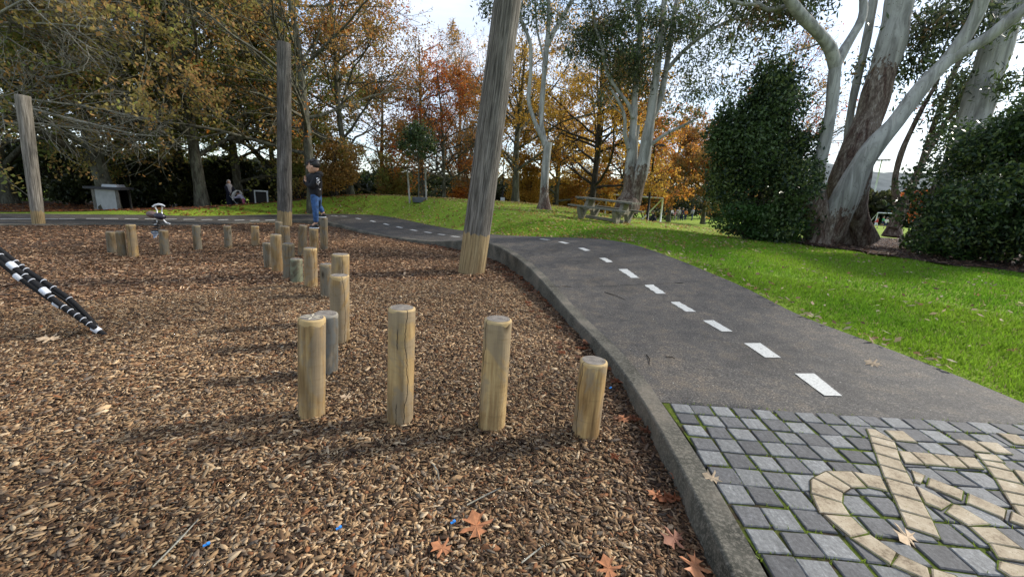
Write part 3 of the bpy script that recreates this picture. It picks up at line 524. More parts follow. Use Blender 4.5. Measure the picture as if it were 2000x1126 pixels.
# ------------------------------------------------------------------ grass blades and litter
bedpoly_px = [(1380,446),(1442,455),(1571,480),(1673,494),(1812,517),(2000,536),(2300,570)]
BED = [GP(*q)[:2] for q in bedpoly_px]; BED = [tuple(a) for a in BED]
bedpoly = BED + [(BED[-1][0] + 6, 3), (24, 8), (22, 18.5), (9.5, 18.5), (BED[0][0] + .5, BED[0][1] + 1.2)]
def jag(x, y): return x + (vnoise(x, y, 2.1, 8) - .5) * .5, y + (vnoise(x, y, 2.1, 9) - .5) * .5
def scatter(n, x0, x1, y0, y1, r): return r.uniform(x0, x1, n), r.uniform(y0, y1, n)
def infield(x, y, mar=0):
    jx, jy = jag(x, y); s, t = pathq(x, y); return (t * PW > PW - .06 + mar) & ~inpoly(jx, jy, bedpoly)
def blades(n, dmin, dmax, h, wd, seed):
    r = np.random.default_rng(seed); th = r.uniform(rad(8), rad(118), n); d = dmin + (dmax - dmin) * r.random(n) ** .8; x = d * np.cos(th); y = d * np.sin(th); k = infield(x, y); x, y, d = x[k], y[k], d[k]; n = len(x)
    s, t = pathq(x, y); edge = np.clip((t - 1) * PW / .25, .25, 1); z = ground(x, y); hh = h * r.uniform(.5, 1.3, n) * (.65 + .7 * vnoise(x, y, 2.5, 3)) * edge; ww = wd * r.uniform(.7, 1.3, n) * (1 + d / 9)
    a = r.uniform(0, 6.283, n); ln = r.uniform(.15, .9, n) * hh; b_ = r.uniform(0, 6.283, n); sx, sy = np.cos(a) * ww / 2, np.sin(a) * ww / 2; lx, ly = np.cos(b_) * ln, np.sin(b_) * ln
    V = np.stack([np.stack([x - sx, y - sy, z - .01], 1), np.stack([x + sx, y + sy, z - .01], 1), np.stack([x + sx * .7 + lx * .4, y + sy * .7 + ly * .4, z + hh * .6], 1), np.stack([x + lx, y + ly, z + hh], 1), np.stack([x - sx * .7 + lx * .4, y - sy * .7 + ly * .4, z + hh * .6], 1)], 1).reshape(-1, 3)
    Q = (np.arange(n)[:, None] * 5 + np.array([[0, 1, 2, 3, 4]])); m_ = vnoise(x, y, .8, 6)[:, None]; c = (np.array([[.13, .28, .018]]) * (1 - m_) + np.array([[.24, .38, .03]]) * m_) * r.uniform(.6, 1.35, (n, 1)); dry = r.random(n) < .05; c[dry] = (.32, .27, .13)
    return V, Q, np.repeat(c, 5, 0)
for i, a in enumerate([(230000, 2.6, 7.5, .045, .0045), (160000, 7.5, 14, .05, .006)]):
    V, Q, Cc = blades(*a, 40 + i); tag(mesh('grass', V, Q, M_blade, col=Cc), ['short bright green grass beside the near path', 'short green grass on the slope past the hump'][i], 'grass', kind='stuff')
def quads(c, size, r, el=.6, flat=0., droop=0., tri=False):
    """leaf shaped quads at points c"""
    n = len(c); yaw = r.uniform(0, 6.283, n); el_ = r.normal(0, flat, n) if flat else np.arcsin(r.uniform(-1, 1, n)); el_ = el_ - droop
    ax = np.stack([np.cos(yaw) * np.cos(el_), np.sin(yaw) * np.cos(el_), np.sin(el_)], 1); rn = r.normal(size=(n, 3)) if not flat else np.tile([0, 0, 1.], (n, 1)) + r.normal(size=(n, 3)) * flat; sd = np.cross(ax, rn); sd /= np.linalg.norm(sd, axis=1)[:, None] + 1e-9
    s = (size * r.uniform(.6, 1.4, n))[:, None]; V = np.stack([c - ax * s * .5, c + sd * s * el * .5 + ax * s * .05, c + ax * s * .5, c - sd * s * el * .5 + ax * s * .05], 1).reshape(-1, 3); return V, np.arange(n * 4).reshape(-1, 4)
def tints(n, pal, r, var=.3):
    pal = np.array(pal); return pal[r.integers(0, len(pal), n)] * r.uniform(1 - var, 1 + var, (n, 1))
YEL = [(.42, .33, .10), (.5, .4, .16), (.36, .22, .07), (.30, .15, .06), (.46, .36, .22)]
r = np.random.default_rng(60); x, y = scatter(26000, -9, 9, 9, 27, r); dn = vnoise(x, y, .45, 12) * .7 + vnoise(x, y, 1.7, 13) * .3; k = infield(x, y) & (r.random(len(x)) < np.clip((dn - .3) * 2.2, .05, 1) * np.where(x > 4, .35, 1)); x, y = x[k], y[k]
c = np.stack([x, y, ground(x, y) + .035], 1); V, Q = quads(c, .085, r, .7, .35); tag(mesh('leaf_litter', V, Q, M_leaf, col=np.repeat(tints(len(c), YEL, r), 4, 0)), 'yellow fallen leaves scattered over the grass mound', 'fallen leaves', kind='stuff')
r = np.random.default_rng(61); x, y = scatter(9000, 2.5, 12, 3, 12, r); s, t_ = pathq(x, y); k = (t_ > .99) & (r.random(len(x)) < np.where(t_ < 1.1, 1, .12)); x, y = x[k], y[k]
c = np.stack([x, y, ground(x, y) + .045], 1); V, Q = quads(c, .07, r, .5, .4); tag(mesh('leaf_litter', V, Q, M_leaf, col=np.repeat(tints(len(c), [(.36, .28, .18), (.3, .17, .09), (.45, .37, .25), (.16, .1, .06)], r), 4, 0)), 'dry tan leaves along the right edge of the path', 'fallen leaves', kind='stuff')
r = np.random.default_rng(62); x, y = scatter(9000, -1, 3.6, 2.4, 12, r); s, t_ = pathq(x, y); k = (t_ > .06) & (t_ < .98) & (r.random(len(x)) < .7); x, y = x[k], y[k]; c = np.stack([x, y, surf(x, y) + .012], 1)
V, Q = quads(c, .0105, r, .6, .2); tag(mesh('twig_litter', V, Q, M_leaf, col=np.repeat(tints(len(c), [(.25, .22, .18), (.12, .09, .06), (.42, .4, .36), (.03, .028, .025), (.3, .28, .25)], r), 4, 0)), 'small bits of bark and grit on the asphalt path', 'path litter', kind='stuff')
# bed of soil under the big gums
X, Y, Q = grid(np.arange(3.5, 24, .14), np.arange(5, 19, .14)); jx, jy = jag(X, Y); ok = inpoly(jx, jy, bedpoly)
Z = ground(X, Y) + .02 + vnoise(X, Y, 3, 4) * .05; tag(mesh('tree_bed', np.stack([X, Y, Z], 1), Q[ok[Q].all(1)], M_soil, smooth=True), kind='structure')
r = np.random.default_rng(63); x, y = scatter(26000, 3.5, 20, 6, 18, r); jx, jy = jag(x, y); k = inpoly(jx, jy, bedpoly); x, y = x[k], y[k]; c = np.stack([x, y, ground(x, y) + .05 + r.random(len(x)) * .04], 1)
V, Q = quads(c, .10, r, .3, .3); tag(mesh('bark_litter', V, Q, M_leaf, col=np.repeat(tints(len(c), [(.13, .075, .05), (.08, .045, .03), (.2, .12, .08), (.32, .24, .17), (.05, .03, .02)], r), 4, 0)), 'reddish bark strips and leaves under the big gums', 'bark litter', kind='stuff')
# leaf covered bare ground on the far left
X, Y, Q = grid(np.arange(-26, -6, .3), np.arange(14, 27, .3)); s, t_ = pathq(X, Y); ok = (t_ * PW > PW + .9 + 1.2 * vnoise(X, Y, .5, 3)) & (X + vnoise(X, Y, .7, 2) * 2 < -8.3)
Z = ground(X, Y) + .015; tag(mesh('bare_earth', np.stack([X, Y, Z], 1), Q[ok[Q].all(1)], M_earth, smooth=True), kind='structure')
r = np.random.default_rng(64); x, y = scatter(9000, -24, -7, 15, 25, r); s, t_ = pathq(x, y); k = t_ * PW > PW + .15; x, y = x[k], y[k]; c = np.stack([x, y, ground(x, y) + .035], 1)
V, Q = quads(c, .1, r, .7, .35); tag(mesh('leaf_litter', V, Q, M_leaf, col=np.repeat(tints(len(c), [(.34, .13, .05), (.28, .10, .04), (.4, .22, .1), (.2, .08, .04)], r), 4, 0)), 'rusty fallen leaves on the bare ground before the dark trees', 'fallen leaves', kind='stuff')
# oak leaves with lobes
OAK = [(a_ * (1 if abs(a_) > .15 else 2.0), b_) for a_, b_ in [(0,-.62),(.015,-.36),(.1,-.32),(.26,-.34),(.2,-.26),(.07,-.2),(.06,-.1),(.22,-.07),(.4,-.1),(.52,.0),(.34,.03),(.16,.07),(.07,.1),(.06,.2),(.2,.25),(.38,.42),(.22,.37),(.1,.36),(.07,.42),(.0,.62),(-.07,.42),(-.1,.36),(-.24,.4),(-.36,.4),(-.2,.25),(-.06,.2),(-.07,.1),(-.16,.06),(-.36,.08),(-.5,-.04),(-.38,-.08),(-.2,-.06),(-.06,-.1),(-.07,-.2),(-.2,-.28),(-.27,-.36),(-.1,-.32),(-.015,-.36)]]
M_oak = plain('oak_leaf', (.42, .17, .07), .6, 0, .35, 30); M_oakp = plain('pale_oak_leaf', (.50, .36, .22), .7, 0, .3, 30); M_oakd = plain('brown_oak_leaf', (.24, .10, .055), .7, 0, .4, 30)
def oak(p, s, yaw, mat, name='oak_leaf', label=None, group=None, tilt=.2):
    V = [(0, 0, .25 * .25)]; n = len(OAK)
    for a, b in OAK: rr = a * a + b * b; V.append((a, b, .3 * rr * (1 if a > 0 else .6) + .02))
    V = np.array(V) * s; c, q = math.cos(yaw), math.sin(yaw); V[:, 2] += V[:, 0] * tilt; V = np.stack([V[:, 0] * c - V[:, 1] * q, V[:, 0] * q + V[:, 1] * c, V[:, 2]], 1) + np.array(p)
    V2 = V.copy(); V2[:, 2] -= .0012
    o = mesh(name, np.vstack([V, V2]), [(0, 1 + i, 1 + (i + 1) % n) for i in range(n)] + [(n + 1, n + 2 + (i + 1) % n, n + 2 + i) for i in range(n)] + [(1 + i, n + 2 + i, n + 2 + (i + 1) % n, 1 + (i + 1) % n) for i in range(n)], mat); return tag(o, label, 'leaf', group)
def mp3(px, py): p = P(px, py, .02); return (p[0], p[1], mz(p[0], p[1]) + .024)
GO = 'lobed oak leaves on the ground'
for (px, py), s, a, m_, l_ in [((930,1030), .15, .3, M_oak, 'large bright orange oak leaf on the mulch in the foreground'), ((864,1072), .10, 1.2, M_oak, 'small red brown oak leaf left of and below the large orange one'), ((1188,1113), .12, .1, M_oak, 'orange oak leaf cut off by the bottom of the picture'), ((1316,1052), .12, 2.1, M_oakd, 'dull red oak leaf lying against the kerb in shade'), ((1358,1106), .14, 2.8, M_oak, 'orange oak leaf at the very bottom corner of the mulch by kerb'), ((1281,966), .08, .8, M_oak, 'small pale orange oak leaf on chips left of the kerb'), ((1218,818), .1, .4, M_oak, 'orange oak leaf between the short stump and the kerb'), ((677,773), .09, 1.5, M_oakp, 'peach oak leaf right of the front left stump'), ((97,663), .16, 1.8, M_oakp, 'long tan leaf below the end of the black rope'), ((1325,928), .1, 2.2, M_oakd, 'dark red oak leaf leaning on the kerb face'), ((1146,668), .11, .5, M_oak, 'orange oak leaf beside kerb above the short stump')]:
    oak(mp3(px, py), s * (.95 if s > .14 else .85), a, m_, label=l_, group=GO)
for (px, py), s, a, l_ in [((1390,938), .1, .9, 'pale oak leaf on the concrete kerb beside the cobbles'), ((1770,1055), .13, 2., 'curled tan oak leaf on the sandstone bicycle emblem'), ((1705,713), .14, .6, 'curled brown oak leaf alone on the asphalt')]:
    p = on_path(px, py); oak((p[0], p[1], p[2] + .012), s * .72, a, M_oakp, label=l_, group=GO, tilt=.5)
r = np.random.default_rng(66)
vs_ = []; 
for i in range(120):
    k = int(r.integers(30, 110)); off = r.random() ** 2 * .35 + .02; p = ST[k, :2] - NR[k] * off; a = r.uniform(0, 6.28); s = r.uniform(.05, .1); c_, q_ = math.cos(a), math.sin(a); o_ = np.array([(x * s, y * s, .02 * r.random() + .4 * s * (x * x + y * y)) for x, y in OAK]); vs_.append(np.stack([o_[:, 0] * c_ - o_[:, 1] * q_ + p[0], o_[:, 0] * q_ + o_[:, 1] * c_ + p[1], o_[:, 2] + mz(p[0], p[1]) + .015], 1))
n = len(OAK); V = []; Fq = []; Cc = []
for i, v in enumerate(vs_):
    ce = v.mean(0); V += [ce] + list(v); k0 = i * (n + 1); Fq += [(k0, k0 + 1 + j, k0 + 1 + (j + 1) % n) for j in range(n)]; cc = [(.3, .11, .05), (.22, .09, .05), (.36, .2, .12)][i % 3]; Cc += [cc] * (n + 1)
tag(mesh('leaf_litter', V, Fq, M_leaf, col=np.array(Cc)), 'red brown oak leaves gathered along the foot of the kerb', 'fallen leaves', kind='stuff')
# bare sticks on the chips
GT = 'thin sticks on the ground'
for a, b, l_ in [((298,1110),(388,1018),'long thin straight stick at the lower left of the mulch'), ((912,985),(978,954),'grey stick above the large orange leaf'), ((846,905),(858,940),'short dark twig left of the grey stick'), ((1018,1105),(1062,1072),'thin stick near the bottom middle of the mulch')]:
    p, q = np.array(mp3(*a)), np.array(mp3(*b)); g = G(); mid = (p + q) / 2 + np.array([.006, .004, .008]); g.tube([p, mid, q + np.array([0, 0, .01])], [.003, .0035, .002], 6); tag(g.make('stick', M_twig, smooth=True), l_, 'stick', GT)
for a, b, l_ in [((1262,693),(1268,713),'curved red brown twig on the asphalt'), ((1180,571),(1222,586),'dark twig near the joint of the path'), ((1300,697),(1318,701),'short brown stick on the asphalt right of a curved twig')]:
    p, q = on_path(*a), on_path(*b); g = G(); g.tube([p + [0, 0, .006], (p + q) / 2 + [.015, .0, .012], q + [0, 0, .006]], [.0035, .004, .002], 6); tag(g.make('stick', M_barkd, smooth=True), l_, 'stick', GT)
M_blue = plain('blue_plastic', (.03, .22, .6), .4)
for (px, py), l_ in [((1192,761),'blue plastic scrap right of the short front stump'), ((885,1020),'small blue scrap left of the large orange leaf'), ((662,1032),'tiny blue scrap at the bottom left of the leaves'), ((404,1066),'blue scrap beside the long straight stick')]:
    p = mp3(px, py); g = G(); g.box(p, .022, .009, .004, np.array([(.8, .6, .1), (-.6, .8, 0), (-.08, -.06, 1)])); g.box(np.array(p) + [.004, .004, .003], .010, .008, .004, np.array([(.6, .8, 0), (-.8, .6, .2), (0, 0, 1)])); tag(g.make('plastic_scrap', M_blue), l_, 'litter', 'blue plastic scraps in the mulch')
# ------------------------------------------------------------------ trees
def curve(st, d, ln, K, r, wig, up):
    """grow B curved limbs: start (B,3), direction (B,3), length (B,)"""
    B = len(st); Pn = np.zeros((B, K, 3)); Pn[:, 0] = st; d = d / (np.linalg.norm(d, axis=1)[:, None] + 1e-9)
    for k in range(1, K):
        d = d + r.normal(0, wig, (B, 3)); d[:, 2] += up; d /= np.linalg.norm(d, axis=1)[:, None]; Pn[:, k] = Pn[:, k - 1] + d * (ln / (K - 1))[:, None]
    return Pn
def spawn(Pn, rr, n, tmin, tmax, ang, lf, rf, r, K, wig, up, lmin=.2, taper=.25):
    B, Kp, _ = Pn.shape; t = r.uniform(tmin, tmax, (B, n)); i = t * (Kp - 1); a = np.clip(i.astype(int), 0, Kp - 2); f = (i - a)[..., None]; b_ = np.arange(B)[:, None]
    s = Pn[b_, a] * (1 - f) + Pn[b_, a + 1] * f; tg = Pn[b_, a + 1] - Pn[b_, a]; tg = tg / (np.linalg.norm(tg, axis=2, keepdims=True) + 1e-9); R0 = rr[b_, a] * (1 - f[..., 0]) + rr[b_, a + 1] * f[..., 0]
    pl = np.linalg.norm(Pn[:, -1] - Pn[:, 0], axis=1)[:, None]; q = r.normal(size=(B, n, 3)); q -= (q * tg).sum(2, keepdims=True) * tg; q /= np.linalg.norm(q, axis=2, keepdims=True) + 1e-9
    an = r.normal(ang, .18, (B, n))[..., None]; d = tg * np.cos(an) + q * np.sin(an); ln = pl * lf * r.uniform(.6, 1.25, (B, n)) * (1.15 - .6 * (t - tmin) / (1 - tmin + 1e-9)) + lmin * .2
    s, d, ln, R0 = s.reshape(-1, 3), d.reshape(-1, 3), ln.ravel(), R0.ravel() * rf
    C = curve(s, d, ln, K, r, wig, up); return C, R0[:, None] * np.linspace(1, taper, K)[None]
def along(Pn, n, r, jit, t0=.15):
    B, K, _ = Pn.shape; t = r.uniform(t0, 1, (B, n)) * (K - 1); a = np.clip(t.astype(int), 0, K - 2); f = (t - a)[..., None]; b_ = np.arange(B)[:, None]; return (Pn[b_, a] * (1 - f) + Pn[b_, a + 1] * f).reshape(-1, 3) + r.normal(0, jit, (B * n, 3))
def tube_mesh(name, sets, mat, parent):
    Vs, Qs, n = [], [], 0
    for Pn, rr, k in sets: V, Q = tubes(Pn, rr, k); Vs.append(V); Qs.append(Q + n); n += len(V)
    return mesh(name, np.concatenate(Vs), np.concatenate(Qs), mat, parent, smooth=True)
def colour_by_clump(c, pal, r, s=.8, var=.25):
    """pick palette entries by a smooth 3-D field so leaves of one limb share a hue"""
    pal = np.array(pal); f = vnoise(c[:, 0] + c[:, 1] * .3, c[:, 2], s, 3) * .65 + r.random(len(c)) * .35; i = np.clip((f * len(pal)).astype(int), 0, len(pal) - 1); return pal[i] * r.uniform(1 - var, 1 + var, (len(c), 1))
def tree(name, label, group, px, Y, hgt, tr, crown_from=.25, spread=.5, n1=26, n2=9, n3=5, pal=None, nleaf=9000, lsize=.13, lean=(0, 0), mat=None, seed=0, lowdroop=-.02, twigmat=None, cull=None, leafmat_=None, ang=1.05, hz=None, jit=.12):
    r = np.random.default_rng(seed); b = base_at(px, Y); b[2] -= .1; e = empty(name, b, label, 'tree', group); mat = mat or M_bark
    d0 = np.array([[lean[0], lean[1], 1.]]); T0 = curve(b[None], d0, np.array([hgt]), 12, r, .035, .02); R_0 = (tr * (np.linspace(1, .1, 12) ** .8))[None]; R_0[0, 0] *= 1.35
    L1, R1 = spawn(T0, R_0, n1, crown_from, .97, ang, spread, .5, r, 8, .11, lowdroop + .03); 
    L2, R2 = spawn(L1, R1, n2, .2, .98, .75, .5, .55, r, 6, .13, lowdroop)
    L3, R3 = spawn(L2, R2, n3, .15, 1, .7, .5, .6, r, 4, .15, lowdroop)
    for R_ in (R1, R2, R3): np.maximum(R_, .0055 if R_ is R3 else .008, out=R_)
    sets = [(T0, R_0, 12), (L1, R1, 6), (L2, R2, 4), (L3, R3, 3)]; tube_mesh('trunk', sets, mat, e)
    if nleaf:
        npb = max(1, int(round(nleaf * 1.7 / len(L3)))); c = np.concatenate([along(L3, npb, r, jit), along(L2, max(1, npb // 2), r, jit)])
        if cull is not None: c = c[cull(c, r)]
        V, Q = quads(c, lsize, r, .62, droop=.25); mesh('crown', V, Q, leafmat_ or M_leaf, e, col=np.repeat(colour_by_clump(c, pal, r), 4, 0))
    return e
GT_ = 'autumn trees round the playground'
OLV = [(.36, .30, .085), (.28, .30, .075), (.23, .28, .075), (.40, .30, .09), (.46, .27, .09), (.20, .25, .07)]
OLB = [(.48, .26, .10), (.40, .28, .09), (.52, .30, .11), (.33, .28, .08), (.30, .23, .08)]
BRN = [(.36, .21, .07), (.30, .19, .06), (.46, .25, .07), (.26, .22, .07), (.42, .20, .06)]
ORG = [(.56, .21, .035), (.46, .18, .035), (.58, .30, .05), (.42, .15, .03), (.30, .15, .04)]
RED = [(.50, .11, .035), (.40, .085, .03), (.54, .18, .035), (.40, .17, .04), (.32, .07, .03)]
OCH = [(.56, .32, .055), (.48, .29, .045), (.60, .38, .07), (.42, .22, .04), (.32, .2, .05)]
def thin(lo, hi, z0, z1):
    return lambda c, r: r.random(len(c)) < (lo + (hi - lo) * np.clip((c[:, 2] - z0) / (z1 - z0), 0, 1)) * np.clip(vnoise(c[:, 0] * 1.1 + c[:, 1], c[:, 2], .9, 4) * 2.2 - .25, .08, 1)
T = tree
T('autumn_tree', 'big olive brown tree with a leaning lichen trunk behind the concrete box', GT_, 218, 18.5, 14, .32, .14, .5, 34, 9, 6, OLV, 30000, .13, (-.17, 0), seed=1, lowdroop=-.05)
T('autumn_tree', 'orange brown tree with a stout straight trunk left of the woman in the hood', GT_, 396, 20, 13, .27, .18, .5, 32, 9, 6, OLB + OLV[:2], 30000, .13, (0, 0), seed=2, lowdroop=-.06)
T('autumn_tree', 'olive tree with a plain trunk just left of the stout straight trunk', GT_, 362, 25, 15, .3, .12, .45, 32, 9, 6, OLV, 26000, .17, seed=3)
T('autumn_tree', 'dense olive green tree behind the woman and the black screen', GT_, 470, 24, 11, .24, .12, .5, 32, 9, 6, OLV[:4], 26000, .15, (.02, 0), seed=4, lowdroop=-.03)
T('autumn_tree', 'olive tree at the far left edge of the picture', GT_, 20, 20, 13, .3, .12, .55, 30, 9, 6, OLV, 26000, .15, seed=5, lowdroop=-.04)
T('autumn_tree', 'olive tree between the far left edge and the concrete box', GT_, 120, 25, 15, .3, .12, .5, 30, 9, 6, OLV + OLB[:1], 26000, .17, seed=6, lowdroop=-.03)
T('autumn_tree', 'yellow brown tree behind the upright log with a flat top', GT_, 545, 28, 10, .2, .12, .5, 28, 8, 6, OLV[:2] + BRN[:1], 14000, .16, seed=14, lowdroop=-.02)
T('autumn_tree', 'thinly leaved tree with a pale grey trunk behind the child', GT_, 612, 19, 13, .22, .2, .42, 26, 8, 6, BRN, 8500, .11, (-.01, 0), seed=7, cull=thin(.4, .8, 3, 9))
T('autumn_tree', 'tall slim brown leaved tree right of the child', GT_, 686, 23, 13, .17, .12, .4, 30, 8, 6, BRN + ORG[:2], 15000, .12, seed=8, cull=thin(.6, 1, 3, 9))
T('autumn_tree', 'red and orange topped tree behind the staked sapling', GT_, 823, 27, 10.5, .17, .16, .42, 28, 8, 6, RED[:2] + ORG[:2] + BRN[:4], 10000, .12, seed=9, cull=thin(.6, .75, 2, 8))
T('autumn_tree', 'red leaved tree with many thin branches left of the huge leaning log', GT_, 868, 25, 7.8, .12, .06, .45, 26, 8, 6, RED[:3] + ORG[:2] + BRN[:3], 5500, .11, seed=10)
T('bare_tree', 'bare grey tree left of the huge leaning log', GT_, 895, 31, 11.5, .18, .1, .36, 34, 10, 7, RED, 900, .1, (.02, 0), mat=M_twig, seed=11, ang=.7, lowdroop=.04)
T('autumn_tree', 'orange brown tree between the child and the sapling', GT_, 745, 29, 9.5, .18, .12, .45, 26, 8, 6, BRN + ORG[:1], 12000, .14, seed=12, cull=thin(.6, .9, 2, 8))
T('autumn_tree', 'ochre tree with a forked grey trunk right of the huge leaning log', GT_, 1006, 25, 9, .22, .2, .5, 28, 8, 6, OCH, 14000, .12, (.05, 0), seed=15, cull=thin(.9, .35, 3, 8))
T('autumn_tree', 'yellow ochre tree with low branches behind the single white gum', GT_, 1085, 30, 8.5, .2, .08, .5, 28, 8, 6, OCH, 20000, .15, seed=16, cull=thin(1, .4, 4, 8))
T('autumn_tree', 'golden tree with a dark trunk leaning right behind the picnic table', GT_, 1152, 24, 9.5, .2, .14, .48, 30, 9, 6, OCH[:4] + ORG[:1], 22000, .12, (.05, 0), seed=17, cull=thin(1, .3, 3, 8), mat=M_barkd)
T('autumn_tree', 'orange tree between the picnic table and the goal', GT_, 1212, 33, 9, .2, .08, .5, 28, 8, 6, ORG + OCH[:2], 20000, .16, seed=18, cull=thin(1, .4, 4, 9))
T('autumn_tree', 'orange red tree behind the white goal frame', GT_, 1305, 40, 8.5, .2, .10, .55, 28, 8, 6, ORG[:4] + RED[:1], 16000, .16, seed=19, cull=thin(1, .5, 4, 9))
T('autumn_tree', 'brown orange tree beside the round dark bush', GT_, 1372, 38, 7.8, .2, .12, .55, 28, 8, 6, ORG[1:] + BRN, 16000, .16, seed=20)
T('autumn_tree', 'sparse red leaved tree rising behind the round dark bush', GT_, 1490, 24, 9.5, .16, .3, .5, 26, 8, 6, RED[:2] + BRN[:3], 2600, .10, seed=21)
T('autumn_tree', 'thin ochre tree seen through the gap beyond the single white gum', GT_, 960, 33, 9.5, .16, .1, .42, 26, 8, 6, OCH[2:] + BRN[:1], 10000, .14, seed=22, cull=thin(.9, .5, 3, 8))
T('autumn_tree', 'small red tree far away behind the slim twin stemmed gum', GT_, 1795, 42, 4.2, .1, .3, .5, 20, 7, 5, RED[:3], 3500, .16, seed=23)
# bare lichened sprays of the near tree, hanging in front of the leaves on the left
r = np.random.default_rng(70); e = empty('bare_tree', base_at(-120, 14), 'pale bare lichen covered branches reaching in from the left', 'tree', GT_); b = np.array(e.location)
T0 = curve(b[None], np.array([[.15, .1, 1.]]), np.array([9.]), 10, r, .04, .02); R_0 = .2 * np.linspace(1, .3, 10)[None]
st = T0[0][[3, 4, 4, 5, 5, 6, 6, 7, 8, 8, 9]]; n = len(st); L1 = curve(st, np.stack([r.uniform(.8, 1.1, n), r.uniform(-.1, .55, n), r.uniform(-.05, .45, n)], 1), r.uniform(4.5, 8, n), 10, r, .09, -.01); R1 = .055 * np.linspace(1, .25, 10)[None] * np.ones((n, 1))
L2, R2 = spawn(L1, R1, 12, .2, .98, .75, .35, .55, r, 7, .16, .0); L3, R3 = spawn(L2, R2, 14, .1, 1, .75, .55, .6, r, 6, .22, -.01); np.maximum(R3, .006, out=R3); np.maximum(R2, .009, out=R2)
tube_mesh('trunk', [(T0, R_0, 10), (L1, R1, 6), (L2, R2, 4), (L3, R3, 3)], M_twig, e)
# ---- shrubs and hedges: leaves through a lumpy volume, on stems
def shrub(name, label, group, px, Y, rx, ry, h, n, size, pal, seed, mat=None, cone=0., top=.5, lumps=9, base=None, cat='bush', wood=M_barkd, el=.5, shape=1.0):
    r = np.random.default_rng(seed); b = base_at(px, Y) if base is None else np.array(base); e = empty(name, b, label, cat, group)
    lc = []; lr = []
    for i in range(lumps):
        a = r.uniform(0, 6.283); q = r.uniform(0, .62 if lumps < 40 else .78); z = r.uniform(.12, .82) if lumps < 40 else r.uniform(.08, .88); f = math.sqrt(max(.05, 1 - (abs(z - .42) / .62) ** 2)) * shape * (1 + cone * (.45 - z)); lc.append((b[0] + rx * q * math.cos(a) * f, b[1] + ry * q * math.sin(a) * f, b[2] + h * z)); ls_ = .66 if lumps > 40 else 1; lr.append((rx * r.uniform(.34, .55) * ls_, ry * r.uniform(.34, .55) * ls_, h * r.uniform(.14, .24) * ls_))
    lc, lr = np.array(lc), np.array(lr); k = r.integers(0, lumps, n); u = r.normal(size=(n, 3)); u /= np.linalg.norm(u, axis=1)[:, None]; c = lc[k] + u * lr[k] * (r.random(n) ** .28)[:, None] * r.uniform(.8, 1.12, n)[:, None]; c = c[c[:, 2] > ground(c[:, 0], c[:, 1]) + .03]
    nsh = max(12, n // 350); k = r.integers(0, lumps, nsh); u = r.normal(size=(nsh, 3)); u[:, 2] = np.abs(u[:, 2]) * .9 + .15; u /= np.linalg.norm(u, axis=1)[:, None]; sh0 = lc[k] + u * lr[k] * .8; SH = curve(sh0, u + [0, 0, .25], r.uniform(.25, .6, nsh) * min(rx, 1.6) * .6, 6, r, .12, .02)
    c = np.concatenate([c, along(SH, 16, r, size * .35, .3)])
    V, Q = quads(c, size, r, el, droop=.3); mesh('foliage', V, Q, mat or M_gloss, e, col=np.repeat(colour_by_clump(c, pal, r, 1.2), 4, 0))
    ns = 9; st = np.tile(b, (ns, 1)) + r.normal(0, .08, (ns, 3)) * [1, 1, 0]; tg = lc[r.integers(0, lumps, ns)]; d = tg - st; ln = np.linalg.norm(d, axis=1); L1 = curve(st - [0, 0, .05], d / ln[:, None], ln, 7, r, .06, .0); R1 = np.tile(np.linspace(1, .35, 7) * min(.06, h * .03), (ns, 1)); L2, R2 = spawn(L1, R1, 8, .3, 1, .7, .4, .6, r, 5, .12, 0)
    tube_mesh('stems', [(L1, R1, 6), (L2, R2, 4)], wood, e); return e
DG = [(.03, .055, .02), (.05, .085, .028), (.075, .115, .036), (.02, .04, .018), (.11, .145, .04), (.04, .07, .03)]
HG = [(.016, .024, .010), (.028, .038, .014), (.045, .055, .018), (.065, .07, .02), (.02, .026, .012)]
GH = 'dark evergreen shrubs under the trees'
for i, (px, Y, rx, h, l_) in enumerate([(-40, 22, 3, 3.2, 'dark hedge shrub at the left edge of the picture'), (70, 23, 3, 3.3, 'dark hedge shrub behind the left grey log'), (160, 22, 2.4, 3., 'dark hedge shrub left of the concrete box'), (250, 22.5, 2.6, 3.2, 'dark hedge shrub right behind the concrete box'), (320, 24, 2.8, 3.3, 'dark hedge shrub behind the spring rider'), (385, 25, 2.6, 3.2, 'dark hedge shrub behind the stout straight trunk'), (445, 26, 2.6, 3.3, 'dark hedge shrub behind the woman'), (510, 27, 2.6, 3.2, 'dark hedge shrub behind the black screen'), (585, 28, 2.6, 2.9, 'dark hedge shrub between flat topped log and child'), (655, 29, 2.6, 2.7, 'dark hedge shrub right of the child'), (735, 31, 3., 2.6, 'dark hedge shrub at the left foot of the mound'), (800, 33, 2.8, 2.6, 'dark hedge shrub behind the sapling')]):
    shrub('evergreen_shrub', l_, GH, px, Y, rx, 1.6, h, 9000, .17, HG, 100 + i, lumps=12, shape=1.3)
for i, (px, Y, rx, h, l_) in enumerate([(880, 35, 3.2, 2.6, 'dark undergrowth left of the leaning log'), (950, 35, 3.2, 2.6, 'dark undergrowth right behind the leaning log'), (1030, 34, 3.2, 2.4, 'dark undergrowth beside the ochre forked tree'), (1100, 36, 3.2, 2.6, 'green low shrub right of the single white gum'), (1180, 38, 3.6, 2.6, 'dark low shrub behind the picnic table'), (1255, 46, 4, 3.2, 'dark shrub behind the crossbar of the goal'), (1330, 50, 4.5, 3.4, 'dark shrub behind the small crowd'), (1400, 52, 4.5, 3.4, 'dark shrub behind the round bush')]):
    shrub('undergrowth_shrub', l_, 'low shrubs beyond the mound', px, Y, rx, 2, h, 6000, .2, (HG + DG[:2]) if i != 3 else DG, 130 + i, lumps=10, shape=1.3)
